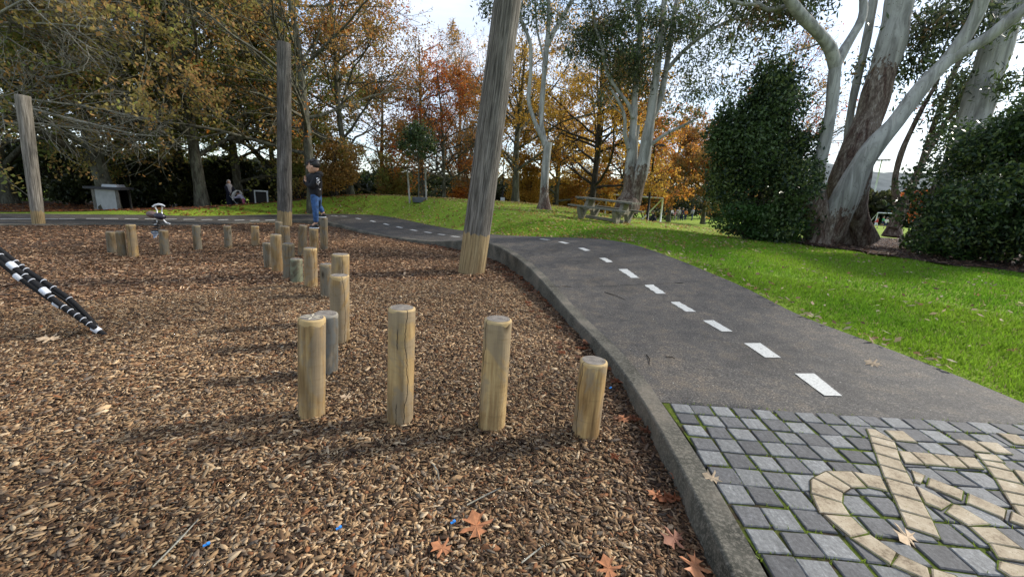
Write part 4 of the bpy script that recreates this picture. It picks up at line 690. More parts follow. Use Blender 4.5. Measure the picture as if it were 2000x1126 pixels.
shrub('copper_shrub', 'rusty orange beech shrub right behind the child', 'copper leaved shrubs', 652, 21, 1.7, 1.2, 2.9, 7000, .12, ORG[3:] + OCH[3:] + BRN[:3] + OLV[:2], 150, M_leaf, lumps=10)
shrub('copper_shrub', 'yellow brown shrub between the flat topped log and the child', 'copper leaved shrubs', 585, 22, 1.2, 1.2, 3.4, 4500, .12, OCH[3:] + OLV[:3], 151, M_leaf, lumps=9)
shrub('copper_shrub', 'red orange shrub with many pale stems right of the sapling', 'copper leaved shrubs', 905, 27, 1.9, 1.2, 3.6, 5500, .12, RED[:2] + ORG[:2] + BRN[:2], 152, M_leaf, lumps=10, wood=M_twig)
shrub('copper_shrub', 'yellow brown shrub behind the left stake of the sapling', 'copper leaved shrubs', 760, 26.5, 2.0, 1.2, 3.7, 6500, .12, OCH[3:] + OLV[:2] + BRN[:2], 153, M_leaf, lumps=10)
shrub('copper_shrub', 'low golden shrub between ochre tree and single white gum', 'copper leaved shrubs', 1035, 29, 2.2, 1.2, 3.3, 6500, .13, OCH, 154, M_leaf, lumps=10)
shrub('copper_shrub', 'low golden shrub right of the single white gum', 'copper leaved shrubs', 1108, 31, 2.4, 1.2, 3.4, 6500, .14, OCH, 155, M_leaf, lumps=10)
shrub('copper_shrub', 'orange shrub behind the right end of the picnic table', 'copper leaved shrubs', 1190, 34, 2.6, 1.2, 3.8, 6500, .15, ORG[:3] + OCH[:2], 156, M_leaf, lumps=10)
# ---- far wood closing the view, and the hill
r = np.random.default_rng(200); n = 90000; a = r.uniform(rad(25), rad(165), n); d = r.uniform(84, 98, n); x = d * np.cos(a); y = d * np.sin(a); hh = 3.6 + 2.6 * vnoise(a * 40, 0 * a, .5, 1) + 1.5 * vnoise(a * 160, 0 * a, .5, 2); z = -.3 + hh * r.random(n) ** .8; k = y > 10
c = np.stack([x, y, z], 1)[k]; V, Q = quads(c, .8, r, .7); tag(mesh('far_wood', V, Q, M_leaf, col=np.repeat(colour_by_clump(c, [(.02, .035, .012), (.035, .045, .015), (.05, .055, .018), (.025, .03, .014), (.09, .06, .02)], r, .2), 4, 0)), 'dark band of distant trees closing the view all round', 'wood', kind='stuff')
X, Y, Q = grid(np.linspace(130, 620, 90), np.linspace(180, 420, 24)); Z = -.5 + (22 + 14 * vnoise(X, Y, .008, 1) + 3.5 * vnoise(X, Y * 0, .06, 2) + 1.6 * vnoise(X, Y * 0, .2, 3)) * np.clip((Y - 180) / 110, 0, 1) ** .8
t = NT('hazy_hill'); a = t.noise(.12, 6, rough=.7); M_hill = t.done(t.ramp(a, [(.35, (.05, .068, .072)), (.6, (.10, .12, .125))]), 1.); tag(mesh('hill', np.stack([X, Y, Z], 1), Q, M_hill, smooth=True), kind='structure')  # distance haze is put into the hill's muted blue-grey-green colour
# ------------------------------------------------------------------ gum trees, limbs measured on the photograph and set at their own depth
def limb(pts, Y, dY=None):
    """pts (px,py,width px) -> curve at depth Y drifting by dY"""
    n = len(pts); P3 = []
    for i, q in enumerate(pts):
        yy = Y + (dY or 0) * i / max(1, n - 1) if not isinstance(dY, (list, tuple)) else Y + dY[i]
        p = D(q[0], q[1], yy); P3.append((*p, PC(q[2], p) / 2))
    C = catmull(P3, .25, 3); return C[:, :3], C[:, 3]
def gum(label, px, Y, limbs, tops, leafp, seed, cutoff, twn=(5, 6, 5), nleaf=9, ls=.14, group='pale barked gum trees', pal=None, floor=None, extra=None, lspread=1.2):
    r = np.random.default_rng(seed); b = base_at(px, Y); e = empty('gum_tree', b, label, 'tree', group); Vs = []; Qs = []; Cs = []; n = 0
    for li, (pts, yy, dy) in enumerate(limbs):
        c, rr = limb(pts, yy, dy); k = 16; V, Q = tubes(c[None], (rr * (1 + .05 * np.sin(np.arange(len(rr)) * 1.3)))[None], k); V = V + (vnoise(V[:, 0] * 3 + V[:, 1] * 2, V[:, 2] * 1.2, 1.3, li) - .5)[:, None] * .05 * r.normal(0, .05, V.shape); Vs.append(V); Qs.append(Q + n); n += len(V)
        co = cutoff[li] if isinstance(cutoff, (list, tuple)) else cutoff; m_ = np.clip(.5 + (V[:, 2] - co) * .45, 0, 1); Cs.append(np.stack([m_] * 3, 1))
    mesh('trunk', np.concatenate(Vs), np.concatenate(Qs), M_gum, e, col=np.concatenate(Cs), smooth=True)
    # branches growing on from the listed points (px,py,depth, direction, length, radius)
    S = np.array([D(a[0], a[1], a[2]) for a in tops]); Dr = np.array([a[3] for a in tops], float); Ln = np.array([a[4] for a in tops], float); Rb = np.array([a[5] for a in tops])
    B1 = curve(S, Dr, Ln, 9, r, .08, .015); R1 = Rb[:, None] * np.linspace(1, .3, 9)[None]; B2, R2 = spawn(B1, R1, twn[0], .25, .98, .6, .5, .55, r, 7, .11, .02); B3, R3 = spawn(B2, R2, twn[1], .3, 1, .6, .5, .6, r, 6, .12, -.01); np.maximum(R3, .006, out=R3)
    k0 = [(B1, R1, 8), (B2, R2, 5), (B3, R3, 3)]; Vs, Qs, n = [], [], 0
    for a, b_, k in k0: V, Q = tubes(a, b_, k); Vs.append(V); Qs.append(Q + n); n += len(V)
    V = np.concatenate(Vs); mesh('branches', V, np.concatenate(Qs), M_gum, e, col=np.tile([.75, .75, .75], (len(V), 1)), smooth=True)
    tips = B3[:, -1]; c = np.repeat(tips, nleaf, 0) + r.normal(0, 1, (len(tips) * nleaf, 3)) * [.22 * lspread, .22 * lspread, .18 * lspread]
    for (x, y, yy, rx, n_) in leafp:      # leafy clumps seen in the photograph
        q = D(x, y, yy); cl = q + r.normal(0, 1, (max(3, n_ // 45), 3)) * PX(rx, q) * .55; c = np.concatenate([c, np.repeat(cl, 75, 0) + r.normal(0, .22, (len(cl) * 75, 3))])
    V, Q = quads(c, ls * 1.15, r, .3, droop=.6); mesh('crown', V, Q, M_gloss, e, col=np.repeat(colour_by_clump(c, pal or GUMP, r, 1.3), 4, 0)); return e
GUMP = [(.05, .078, .03), (.075, .105, .04), (.10, .14, .05), (.04, .055, .026), (.14, .16, .07), (.2, .13, .06)]
g3 = GP(1600, 478); Y3 = g3[1] + .3
gum('great white gum with several huge stems and dark brown peeling bark', 1640, Y3, [
  ([(1590,500,95),(1598,474,66),(1597,430,56),(1592,385,44),(1597,340,31),(1612,270,27),(1624,210,26),(1629,150,27),(1633,118,29)], Y3 - .3, .2),
  ([(1631,135,26),(1622,95,28),(1596,62,26),(1560,25,25),(1530,-20,24),(1490,-90,20)], Y3 - .1, -.6),
  ([(1634,125,24),(1650,95,22),(1668,65,20),(1684,35,19),(1686,0,18),(1675,-60,16)], Y3 - .1, .5),
  ([(1655,475,100),(1648,440,84),(1642,388,66),(1655,330,66),(1678,277,64),(1700,222,64),(1718,157,62),(1739,92,64),(1757,0,62),(1775,-120,56),(1790,-260,48)], Y3 + .7, .6),
  ([(1600,480,50),(1622,450,62),(1645,400,62),(1668,350,54),(1690,310,50),(1716,275,44),(1748,240,41),(1785,190,39),(1820,148,37),(1860,110,38)], Y3 - .25, -.9),
  ([(1690,470,60),(1682,440,44),(1677,400,38),(1682,350,40),(1692,310,36)], Y3 + .1, -.2),
  ([(1850,118,34),(1872,90,36),(1900,45,34),(1918,0,32),(1925,-70,28)], Y3 - 1.1, -.4),
  ([(1850,120,34),(1885,98,34),(1927,75,34),(1965,45,33),(2005,15,32),(2080,-50,30)], Y3 - 1.1, -1.0),
  ([(1640,420,20),(1652,300,17),(1665,200,17),(1690,90,19),(1706,0,20),(1715,-80,18)], Y3 + 1.6, .5),
  ([(1545,8,10),(1500,20,9),(1470,-5,8),(1430,-30,7)], Y3 - .2, .5)],
  [(1530,-20,Y3-.5,(-.7,-.2,.6),5,.1),(1680,-40,Y3+.3,(-.2,.2,1),5,.09),(1775,-120,Y3+1.3,(.1,.1,1),7,.25),(1925,-60,Y3-1.5,(.3,-.2,.9),5,.14),(2070,-40,Y3-2.1,(.8,-.2,.6),5,.14),(1712,-60,Y3+2,(0,.3,1),5,.1),(1480,10,Y3,(-.9,.3,.2),3.2,.05),(1620,80,Y3,(-.6,.5,-.2),2,.03)],
  [(1520,30,Y3+.4,40,700),(1440,10,Y3+.8,50,700),(1830,60,Y3+1,60,1400),(1800,140,Y3+1.2,45,500),(1700,130,Y3+1.8,25,260),(1590,10,Y3+.2,40,350),(1890,200,Y3+1.4,40,450),(1920,10,Y3+.3,60,700)], 301,
  [1.9, -5, -5, 5.7, 1.35, 2.3, -5, -5, 1.5, -5], ls=.15)
gum('slim dark twin stemmed gum between the great gum and the right bush', 1755, Y3 + 3, [
  ([(1742,462,46),(1748,440,28),(1755,410,24),(1750,385,17),(1748,350,14),(1760,300,13),(1782,250,12),(1805,205,11),(1830,160,10),(1836,120,8)], Y3 + 2.6, .3),
  ([(1745,445,24),(1762,412,22),(1785,355,18),(1810,300,15),(1840,250,14),(1872,200,12),(1900,140,10)], Y3 + 2.5, -.2),
  ([(1795,335,13),(1815,270,13),(1835,215,13),(1860,150,13),(1885,95,12),(1905,60,11),(1925,10,9)], Y3 + 2.8, .2),
  ([(1812,120,6),(1805,80,8),(1800,50,8),(1785,25,7)], Y3 + 2.2, 0)],
  [(1834,125,Y3+2.9,(.1,.1,1),2.2,.04),(1900,145,Y3+2.3,(.5,0,.8),2.2,.04),(1920,20,Y3+3,(.4,0,.9),3,.05)], [(1860,180,Y3+2.8,45,500),(1840,230,Y3+2.6,40,240),(1880,260,Y3+2.4,30,260),(1900,330,Y3+2.2,40,350)], 302, 30., ls=.15)
gum('thick pale gum trunk rising behind the right bush at the picture edge', 1870, Y3 + .5, [
  ([(1835,480,150),(1850,430,120),(1866,360,95),(1885,300,84),(1900,240,76),(1918,180,74),(1940,110,74),(1965,30,72),(1985,-50,70),(2010,-150,62)], Y3 + .4, .5)],
  [(2000,-110,Y3+.9,(-.3,-.2,.9),5,.2),(1995,-80,Y3+.9,(.7,-.1,.7),5,.2)], [(1900,170,Y3+1.2,35,350),(1985,150,Y3-.5,25,250),(1960,20,Y3+1.4,60,500)], 303, 2.4)
Y2 = 18.
gum('double white gum with red brown stockings behind the picnic table', 1222, Y2, [
  ([(1222,415,48),(1226,392,44),(1228,370,24),(1229,330,19),(1234,280,16),(1238,230,14),(1240,190,13),(1245,120,11),(1250,60,9),(1246,0,8)], Y2, .3),
  ([(1232,405,34),(1243,368,30),(1256,320,27),(1264,270,23),(1272,220,19),(1280,160,16),(1287,100,14),(1295,40,13),(1300,-30,12)], Y2 + .1, -.3),
  ([(1236,372,12),(1240,320,11),(1241,285,10),(1246,245,9)], Y2 + .3, .2),
  ([(1270,240,12),(1288,200,13),(1297,160,12),(1305,110,11),(1312,60,10),(1322,0,9)], Y2 + .1, .6),
  ([(1236,230,9),(1228,205,8),(1205,175,7),(1185,140,7),(1175,90,6),(1163,55,5),(1160,15,5)], Y2, -.5),
  ([(1300,140,9),(1330,105,8),(1365,75,8),(1405,50,7),(1455,30,6)], Y2 + .3, -.6),
  ([(1264,290,8),(1290,268,7),(1320,252,6),(1345,240,5),(1358,232,3)], Y2, -.2),
  ([(1228,290,9),(1220,260,8),(1221,235,7),(1212,205,6),(1190,170,5)], Y2, -.3)],
  [(1246,10,Y2+.3,(-.1,0,1),3,.07),(1300,-20,Y2-.2,(.1,0,1),3.5,.1),(1320,10,Y2+.6,(.3,.1,.9),3,.07),(1162,30,Y2-.5,(-.3,0,.9),2,.04),(1180,110,Y2-.4,(-.8,.1,.3),2.2,.04),(1440,35,Y2-.5,(.9,-.1,.2),2.5,.04),(1355,80,Y2-.2,(.6,.2,.5),2.4,.04),(1250,100,Y2+.3,(-.5,.3,.5),2.5,.04),(1222,230,Y2,(-.6,.1,.7),1.5,.03),(1290,110,Y2,(.2,.5,.7),3,.05)],
  [(1200,100,Y2,55,2400),(1170,40,Y2-.2,45,900),(1150,80,Y2+.2,40,900),(1240,140,Y2+.3,45,1500),(1280,60,Y2+.5,55,1300),(1330,60,Y2,55,1300),(1225,30,Y2,50,1100),(1290,190,Y2+.6,35,500),(1340,140,Y2+.5,35,450),(1380,30,Y2,50,900),(1130,95,Y2,22,260),(1395,170,Y2-1,35,500),(1350,190,Y2,30,350),(1440,60,Y2-.6,45,500),(1420,100,Y2-.6,30,260)], 304, 2.6, ls=.13)
Y1 = 17.6
gum('single white gum on the mound with a dark red foot', 1063, Y1, [
  ([(1062,412,34),(1063,396,22),(1063,370,17),(1065,335,15),(1068,300,16),(1070,278,18)], Y1, 0),
  ([(1066,284,14),(1060,262,11),(1057,230,10),(1060,180,10),(1064,130,10),(1068,90,10),(1072,40,8),(1071,-20,7)], Y1, .2),
  ([(1066,282,12),(1052,255,9),(1038,220,8),(1032,190,8),(1036,150,7),(1037,110,7),(1035,80,7),(1020,45,6),(1012,10,5),(1008,-30,5)], Y1, -.4),
  ([(1068,92,9),(1082,62,9),(1098,35,8),(1115,5,8),(1130,-30,7)], Y1 + .1, .4),
  ([(1066,130,4),(1056,90,4),(1048,50,4),(1046,0,4)], Y1, .2)],
  [(1010,-10,Y1-.4,(-.3,0,1),2.5,.05),(1071,-10,Y1+.2,(0,.1,1),3,.06),(1125,-20,Y1+.5,(.5,.1,.8),3,.06),(1046,20,Y1+.2,(-.1,0,1),2,.03),(1035,90,Y1-.3,(-.5,-.1,.9),1.5,.02)],
  [(955,8,Y1-1,20,220),(1010,30,Y1-.3,30,260),(1050,30,Y1,30,300),(1080,10,Y1+.4,30,260),(1110,-10,Y1+.4,25,150)], 305, 1.85, ls=.13)
# tall right hand bushes
shrub('round_bush', 'tall dark rounded bush left of the great white gum', 'big dark bushes', 1462, 12.6, 1.72, 1.4, 5.1, 52000, .10, DG, 310, lumps=64, shape=1.12, cone=1.0)
shrub('round_bush', 'dark bush filling the right edge of the picture', 'big dark bushes', 1960, 9.8, 2.3, 1.6, 4.2, 48000, .095, DG, 311, lumps=60, shape=1.15, cone=.5)
shrub('low_bush', 'brighter green low leafy bush in front of the dark right bush', 'low green bushes', 1880, 10.6, 1.5, .9, 1.5, 12000, .09, [(.035, .085, .02), (.05, .11, .025), (.03, .06, .02), (.08, .15, .03)], 312, lumps=14, shape=1.3)
shrub('low_bush', 'low green bush in front of the tall rounded bush', 'low green bushes', 1490, 12.0, 1.4, .6, 1.1, 8000, .09, [(.035, .08, .02), (.05, .10, .025), (.03, .06, .02)], 313, lumps=12, shape=1.3)
shrub('low_bush', 'sprawling low bush between twin stemmed gum and right edge bush', 'low green bushes', 1815, 12.5, 1.0, .8, 1.9, 8000, .09, DG + [(.06, .11, .03)], 314, lumps=10, shape=1.2)
# ------------------------------------------------------------------ people
from mathutils.bvhtree import BVHTree
def skin(name, nodes, edges, mat, parent, extra=None, sub=2):
    """nodes: list of ((x,y,z), radius); node 0 is the root"""
    me = bpy.data.meshes.new('tmp'); me.from_pydata([tuple(map(float, n[0])) for n in nodes], edges, []); o = bpy.data.objects.new('tmp', me); COL.objects.link(o)
    o.modifiers.new('s', 'SKIN').use_smooth_shade = True; sk = me.skin_vertices[0].data
    for v, n in zip(sk, nodes): v.radius = (n[1], n[1]); v.use_root = False
    sk[0].use_root = True; ms = o.modifiers.new('u', 'SUBSURF'); ms.levels = ms.render_levels = sub
    dg = bpy.context.evaluated_depsgraph_get(); ev = o.evaluated_get(dg); m2 = bpy.data.meshes.new_from_object(ev); V = [tuple(v.co) for v in m2.vertices]; Fq = [tuple(p.vertices) for p in m2.polygons]
    bpy.data.objects.remove(o); bpy.data.meshes.remove(m2); g = G(); g.add(V, Fq)
    if extra: extra(g)
    return g.make(name, mat, parent, smooth=True)
def cloth_mat(name, c, var=.25, rough=.9): return plain(name, c, rough, 0, var, 14)
M_skin = plain('skin', (.50, .29, .19), .6, 0, .06); M_skin2 = plain('tan_skin', (.42, .25, .17), .6, 0, .06); M_hair = plain('black_hair', (.012, .010, .009), .5, 0, .3, 40)
M_sole = plain('white_sole', (.75, .76, .78), .6)
def lerp(a, b, t): return np.asarray(a) * (1 - t) + np.asarray(b) * t
def figure(label, J, h, shirt, pants, skinm, hairm, shoe=None, face=(0, -1, 0), group=None, sleeve=1., leg=1., fat=1., hood=False, detail=True, skirt=None, small=False):
    """J joints in world coordinates; h body height"""
    pel = np.asarray(J['pelvis'], float); e = empty('person', (pel[0], pel[1], min(J['toL'][2], J['toR'][2])), label, 'person', group); s_ = 1 if small else 2
    f = np.asarray(face, float); f /= np.linalg.norm(f); side = np.cross(f, [0, 0, 1.]); side /= np.linalg.norm(side); up_ = np.array([0, 0, 1.])
    r = lambda k: k * h * fat
    chest, neck, head = (np.asarray(J[k], float) for k in ('chest', 'neck', 'head')); N = [(pel, r(.062)), (lerp(pel, chest, .5), r(.055)), (chest, r(.062)), (neck, r(.03)), (lerp(neck, head, .5), r(.032))]; E_ = [(0, 1), (1, 2), (2, 3), (3, 4)]
    def chain(root, pts):
        p = root
        for q, rr in pts: N.append((np.asarray(q, float), rr)); E_.append((p, len(N) - 1)); p = len(N) - 1
        return p
    for S in 'LR':
        sh, el, ha = (np.asarray(J[k + S], float) for k in ('sh', 'el', 'ha')); chain(2, [(sh, r(.034)), (lerp(sh, el, .5), r(.030)), (el, r(.025)), (lerp(el, ha, .8), r(.016)), (ha, r(.019))])
        hi, kn, an, to = (np.asarray(J[k + S], float) for k in ('hip', 'kn', 'an', 'to')); chain(0, [(hi, r(.05)), (lerp(hi, kn, .5), r(.045)), (kn, r(.034)), (lerp(kn, an, .35), r(.034)), (an, r(.021)), (lerp(an, to, .75) - up_ * h * .008, r(.022))])
    hr = h * (.089 if h < 1.4 else .068)
    def ext(g):
        A = np.array([side, f, up_]); g.ellipsoid(head, (hr * .78, hr * .92, hr * 1.08), A, 20, 14); g.ellipsoid(head + f * hr * .25 - up_ * hr * .55, (hr * .55, hr * .6, hr * .5), A, 14, 10)
        g.ellipsoid(head + f * hr * .95 - up_ * hr * .12, (hr * .13, hr * .2, hr * .22), A, 8, 6)
        for q in (-1, 1):
            g.ellipsoid(head + side * q * hr * .8 - up_ * hr * .05, (hr * .1, hr * .2, hr * .28), A, 8, 6)
            g.ellipsoid(head + side * q * hr * .3 + f * hr * .86 + up_ * hr * .12, (hr * .2, hr * .12, hr * .06), A, 8, 6)
        g.ellipsoid(head + f * hr * .83 - up_ * hr * .5, (hr * .26, hr * .08, hr * .06), A, 8, 6)
        if detail:
            for S in 'LR':
                el, ha = np.asarray(J['el' + S], float), np.asarray(J['ha' + S], float); d = ha - el; d /= np.linalg.norm(d) + 1e-9; sd = np.cross(d, [0.3, .2, 1]); sd /= np.linalg.norm(sd); cu = np.cross(sd, d)
                for q, ln in zip((-1.5, -.5, .5, 1.5), (.036, .043, .041, .032)):
                    a = ha + sd * q * h * .008 + d * h * .01; g.tube([a, a + d * ln * h * .55 + cu * .004, a + d * ln * h * .85 + cu * .016 * h], [h * .0052, h * .005, h * .004], 6)
                a = ha - sd * h * .012; g.tube([a, a + d * .016 * h - sd * .012 * h, a + d * .030 * h - sd * .012 * h], [h * .006, h * .0055, h * .0045], 6)
    body = skin('body', N, E_, skinm, e, ext, s_)
    # clothes
    k = 1.42 if hood else 1.22; C = [(pel - (chest - pel) * .32, r(.056 * k)), (lerp(pel, chest, .5), r(.062 * k)), (chest, r(.062 * k)), (lerp(chest, neck, .75), r(.036 * k))]; Ed = [(0, 1), (1, 2), (2, 3)]
    for S in 'LR':
        sh, el, ha = (np.asarray(J[a + S], float) for a in ('sh', 'el', 'ha')); w_ = lerp(el, ha, .98) if sleeve >= 1 else lerp(sh, el, .6); n0 = len(C); C += [(sh, r(.04 * k)), (lerp(sh, el, .5), r(.036 * k))] + ([(el, r(.032 * k)), (w_, r(.026 * k))] if sleeve >= 1 else []); Ed += [(2, n0)] + [(i, i + 1) for i in range(n0, len(C) - 1)]
    def hd(g):
        if hood: A = np.array([side, f, up_]); g.ellipsoid(neck - f * hr * .75 - up_ * hr * .15, (hr * .95, hr * .7, hr * .55), A, 16, 10); g.ellipsoid(neck - up_ * hr * .12, (hr * .75, hr * .7, hr * .3), A, 16, 8)
    sh_ = skin('top', C, Ed, shirt, e, hd, s_)
    C = [(pel + up_ * h * .075, r(.058 * 1.1)), (pel, r(.07 * 1.1))]; Ed = [(0, 1)]
    for S in 'LR':
        hi, kn, an = (np.asarray(J[a + S], float) for a in ('hip', 'kn', 'an')); n0 = len(C); C += [(hi, r(.056)), (lerp(hi, kn, .5), r(.05)), (kn, r(.042)), (lerp(kn, an, .5 if leg >= 1 else .2), r(.039))] + ([(lerp(kn, an, 1.0), r(.034))] if leg >= 1 else []); Ed += [(1, n0)] + [(i, i + 1) for i in range(n0, len(C) - 1)]
    skin('trousers', C, Ed, pants, e, None, s_)
    if shoe:
        for S in 'LR':
            an, to = np.asarray(J['an' + S], float), np.asarray(J['to' + S], float); d = to - an; d[2] = 0; d /= np.linalg.norm(d); sd = np.cross(d, up_); A = np.array([sd, d, up_]); bz = to[2]; c = np.array([an[0], an[1], bz]) + d * h * .035
            g = G(); g.ellipsoid(c + up_ * h * .012, (h * .03, h * .075, h * .028), A, 16, 8); g.ellipsoid(np.array([an[0], an[1], bz + h * .03]), (h * .03, h * .036, h * .032), A, 12, 8); so = g.make('shoe', shoe, e, smooth=True)
            g = G(); g.ellipsoid(c - up_ * h * .006, (h * .033, h * .08, h * .012), A, 16, 6); g.make('sole', M_sole, so, smooth=True)
    if hairm:
        g = G(); A = np.array([side, f, up_]); g.ellipsoid(head + up_ * hr * .34 - f * hr * .24, (hr * .88, hr * .92, hr * .88), A, 20, 12); g.ellipsoid(head + up_ * hr * .95 + f * hr * .12, (hr * .55, hr * .6, hr * .28), A, 12, 8)
        rr = np.random.default_rng(5)
        for _ in range(0 if small else 26): u = rr.normal(size=3); u[2] = abs(u[2]) * .9; u /= np.linalg.norm(u); q = head + up_ * hr * .35 + (side * u[0] + f * u[1] + up_ * u[2]) * hr * .85; g.tube([q, q + (side * u[0] + f * (u[1] + .5) + up_ * u[2]) * hr * .28], [hr * .16, hr * .03], 5)
        g.make('hair', hairm, e, smooth=True)
    return e, body, sh_, head, hr
def standing(b, h, yaw, arms=0., stride=.05, bend=0.):
    """joints of an upright figure on base b, facing yaw"""
    b = np.asarray(b, float); f = np.array([math.cos(yaw), math.sin(yaw), 0]); s = np.array([f[1], -f[0], 0]); u = np.array([0, 0, 1.]); J = {}
    J['pelvis'] = b + u * h * .52; t_ = (u * math.cos(bend) + f * math.sin(bend)); J['chest'] = J['pelvis'] + t_ * h * .22; J['neck'] = J['chest'] + t_ * h * .10; J['head'] = J['neck'] + t_ * h * .095
    for S, q in (('L', -1), ('R', 1)):
        J['sh' + S] = J['chest'] + t_ * h * .05 + s * q * h * .105; J['el' + S] = J['sh' + S] + (-u * math.cos(arms * .6) + f * math.sin(arms * .6)) * h * .17 + s * q * .02 * h; J['ha' + S] = J['el' + S] + (-u * math.cos(arms * 1.3) + f * math.sin(arms * 1.3)) * h * .15
        J['hip' + S] = J['pelvis'] - u * h * .04 + s * q * h * .045; st = q * stride * h; J['kn' + S] = b + u * h * .28 + s * q * h * .05 + f * st * .6; J['an' + S] = b + u * h * .045 + s * q * h * .05 + f * st; J['to' + S] = b + u * h * .015 + s * q * h * .055 + f * (st + h * .09)
    return J
# the boy, stepping from one stump to the next
b16, b17 = STUMPS[16], STUMPS[17]; Ya, Yb = b16[1][1], b17[1][1]; Ym = Ya + .02
pp = lambda x, y, Y: D(x, y, Y)
t16, t17 = b16[2], b17[2]
J = {'pelvis': pp(617, 381, Ym), 'chest': pp(614, 354, Ym), 'neck': pp(613.5, 339, Ym), 'head': pp(612, 325.5, Ym - .02),
     'shL': pp(605, 346, Ym + .10), 'elL': pp(599.5, 360, Ym + .06), 'haL': pp(596, 349, Ym - .04), 'shR': pp(620, 347, Ym - .12), 'elR': pp(607, 366, Ym - .17), 'haR': pp(598.5, 355, Ym - .12),
     'hipL': pp(614, 386, Ym - .05), 'knL': pp(616, 408, Ya - .04), 'anL': pp(617.5, 435, Ya), 'hipR': pp(621, 386, Ym + .07), 'knR': pp(622, 401, Yb - .02), 'anR': pp(632, 416, Yb)}
J['toL'] = pp(606, 442.5, Ya); J['toR'] = pp(625, 421.5, Yb - .02); J['toL'][2] = t16[2] + .022; J['toR'][2] = t17[2] + .022
hb = 128 * PX(1, J['pelvis']) * 1.0
M_denim = plain('blue_denim', (.03, .078, .19), .85, 0, .6, 16); M_hood = cloth_mat('black_cotton', (.011, .011, .013), .3)
e, body, top_, hd_, hr_ = figure('small boy in black hooded top and blue jeans stepping between two stumps', J, hb, M_hood, M_denim, M_skin, M_hair, M_black, face=(-1, -.18, -.1), fat=1.12, hood=True)
bv = BVHTree.FromPolygons([v.co for v in top_.data.vertices], [tuple(p.vertices) for p in top_.data.polygons])
def on_top(px, py):
    d = Vector(ray(px, py)).normalized(); h_ = bv.ray_cast(Vector(EYE), d); return None if h_[0] is None else np.array(h_[0] - d * .006)
g = G()
for st_ in [[(621,348.5),(619.5,347.5),(618.5,349),(619.5,351),(621,352.5),(619.5,354),(618.5,353)], [(618.5,356),(619.3,361),(620.6,357.5),(621.8,361.5),(623,357)], [(622.5,348),(622.3,353)], [(623.5,369),(625,371),(626,368.5)], [(622,356.5),(625,355)], [(598.5,347.5),(597,349.5),(598.5,352)]]:
    P_ = [q for q in (on_top(*a) for a in st_) if q is not None]
    if len(P_) > 1: g = G(); g.tube(P_, .009, 6); g.make('white_letter', M_sole, top_, smooth=True)
# woman with a pushchair and the small girl
YL = 22.3; u1 = PX(1, D(450, 411, YL)); zl = gz(D(450, 411, YL)[0], YL)
b = D(452, 411.5, YL); b[2] = zl; J = standing(b, 1.58, -.35, .75, .04); M_navy = cloth_mat('navy_cloth', (.012, .014, .03)); M_scarf = cloth_mat('pale_grey_scarf', (.42, .40, .42), .1)
e, body, top_, hd_, hr_ = figure('woman in a pale headscarf and long navy coat holding a pushchair', J, 1.58, M_navy, M_navy, M_skin2, None, M_black, face=(.55, -.85, 0), fat=1.15)
f_ = np.array([.55, -.85, 0]); g = G(); A = np.array([np.cross(f_, [0, 0, 1.]), f_, [0, 0, 1.]]); g.ellipsoid(hd_ - f_ * .03 + [0, 0, .015], (.10, .115, .135), A, 16, 12); g.ellipsoid(J['neck'] + [0, 0, -.03] + f_ * .05, (.15, .12, .13), A, 16, 10); g.ellipsoid(J['chest'] + f_ * .13 - [0, 0, .08], (.10, .05, .26), A, 14, 10); g.make('headscarf', M_scarf, e, smooth=True)
g = G(); n = 18
for k in range(n): pass
g.tube([b + [0, 0, .16], b + [0, 0, .5], b + [0, 0, .9], b + [0, 0, 1.12]], [.21, .19, .165, .15], 20); g.make('coat_skirt', M_navy, e, smooth=True)
b = D(478.5, 413, YL - .5); b[2] = gz(b[0], b[1]); J = standing(b, .98, math.pi, 1.2, .06, .75); figure('toddler in white top and pink trousers leaning into the pushchair', J, .98, cloth_mat('lilac_white', (.55, .53, .66), .1), cloth_mat('pink_print', (.42, .09, .17), .5), M_skin2, M_hair, M_sole, face=(-1, .1, -.3), fat=1.25)
q = lambda x, y, dy=0: D(x, y, YL - .25 + dy)
e = empty('pushchair', D(464, 412, YL - .25), 'black pushchair with a big cream hood between woman and girl', 'pushchair')
g = G()
for a in np.linspace(-.2, .2, 7):
    pts = [q(*c, a) for c in [(455.5, 391), (455, 383), (457.5, 377), (462, 374), (468, 374.5), (472.5, 379)]]; g.tube(pts, [.04, .075, .085, .085, .075, .04], 8)
g.make('canopy', plain('cream_fabric', (.72, .70, .66), .9), e, smooth=True)
g = G(); g.beam(q(460, 388), q(466, 402), .36, .10, (0, 1, 0)); g.beam(q(465, 401), q(473, 398), .36, .09, (0, 1, 0)); g.beam(q(459, 404), q(468, 407), .3, .12, (0, 1, 0)); g.make('seat', M_hood, e)
g = G()
for a in (-.19, .19): g.tube([q(448.5, 382, a), q(452, 386, a), q(460, 395, a), q(470, 407, a)], .014, 8); g.tube([q(465, 395, a), q(460, 403, a), q(457, 409, a)], .012, 8)
g.tube([q(448.5, 382, -.19), q(448.5, 382, .19)], .016, 8); g.make('frame', M_alu, e, smooth=True)
for x, dy in ((457, -.2), (457, .2), (471, -.17), (471, .17)):
    c = q(x, 409.3, dy); c[2] = gz(c[0], c[1]) + .095; g = G(); a = np.linspace(0, 2 * math.pi, 17); g.tube([c + [math.cos(t_) * .08, 0, math.sin(t_) * .08] for t_ in a], .016, 6, False); wh = g.make('wheel', M_rubber, e, smooth=True); g = G(); g.tube([c + [0, -.02, 0], c + [0, .02, 0]], .03, 10)
    for t_ in a[::3]: g.tube([c, c + [math.cos(t_) * .075, 0, math.sin(t_) * .075]], .006, 4)
    g.make('rim', M_alu, wh)
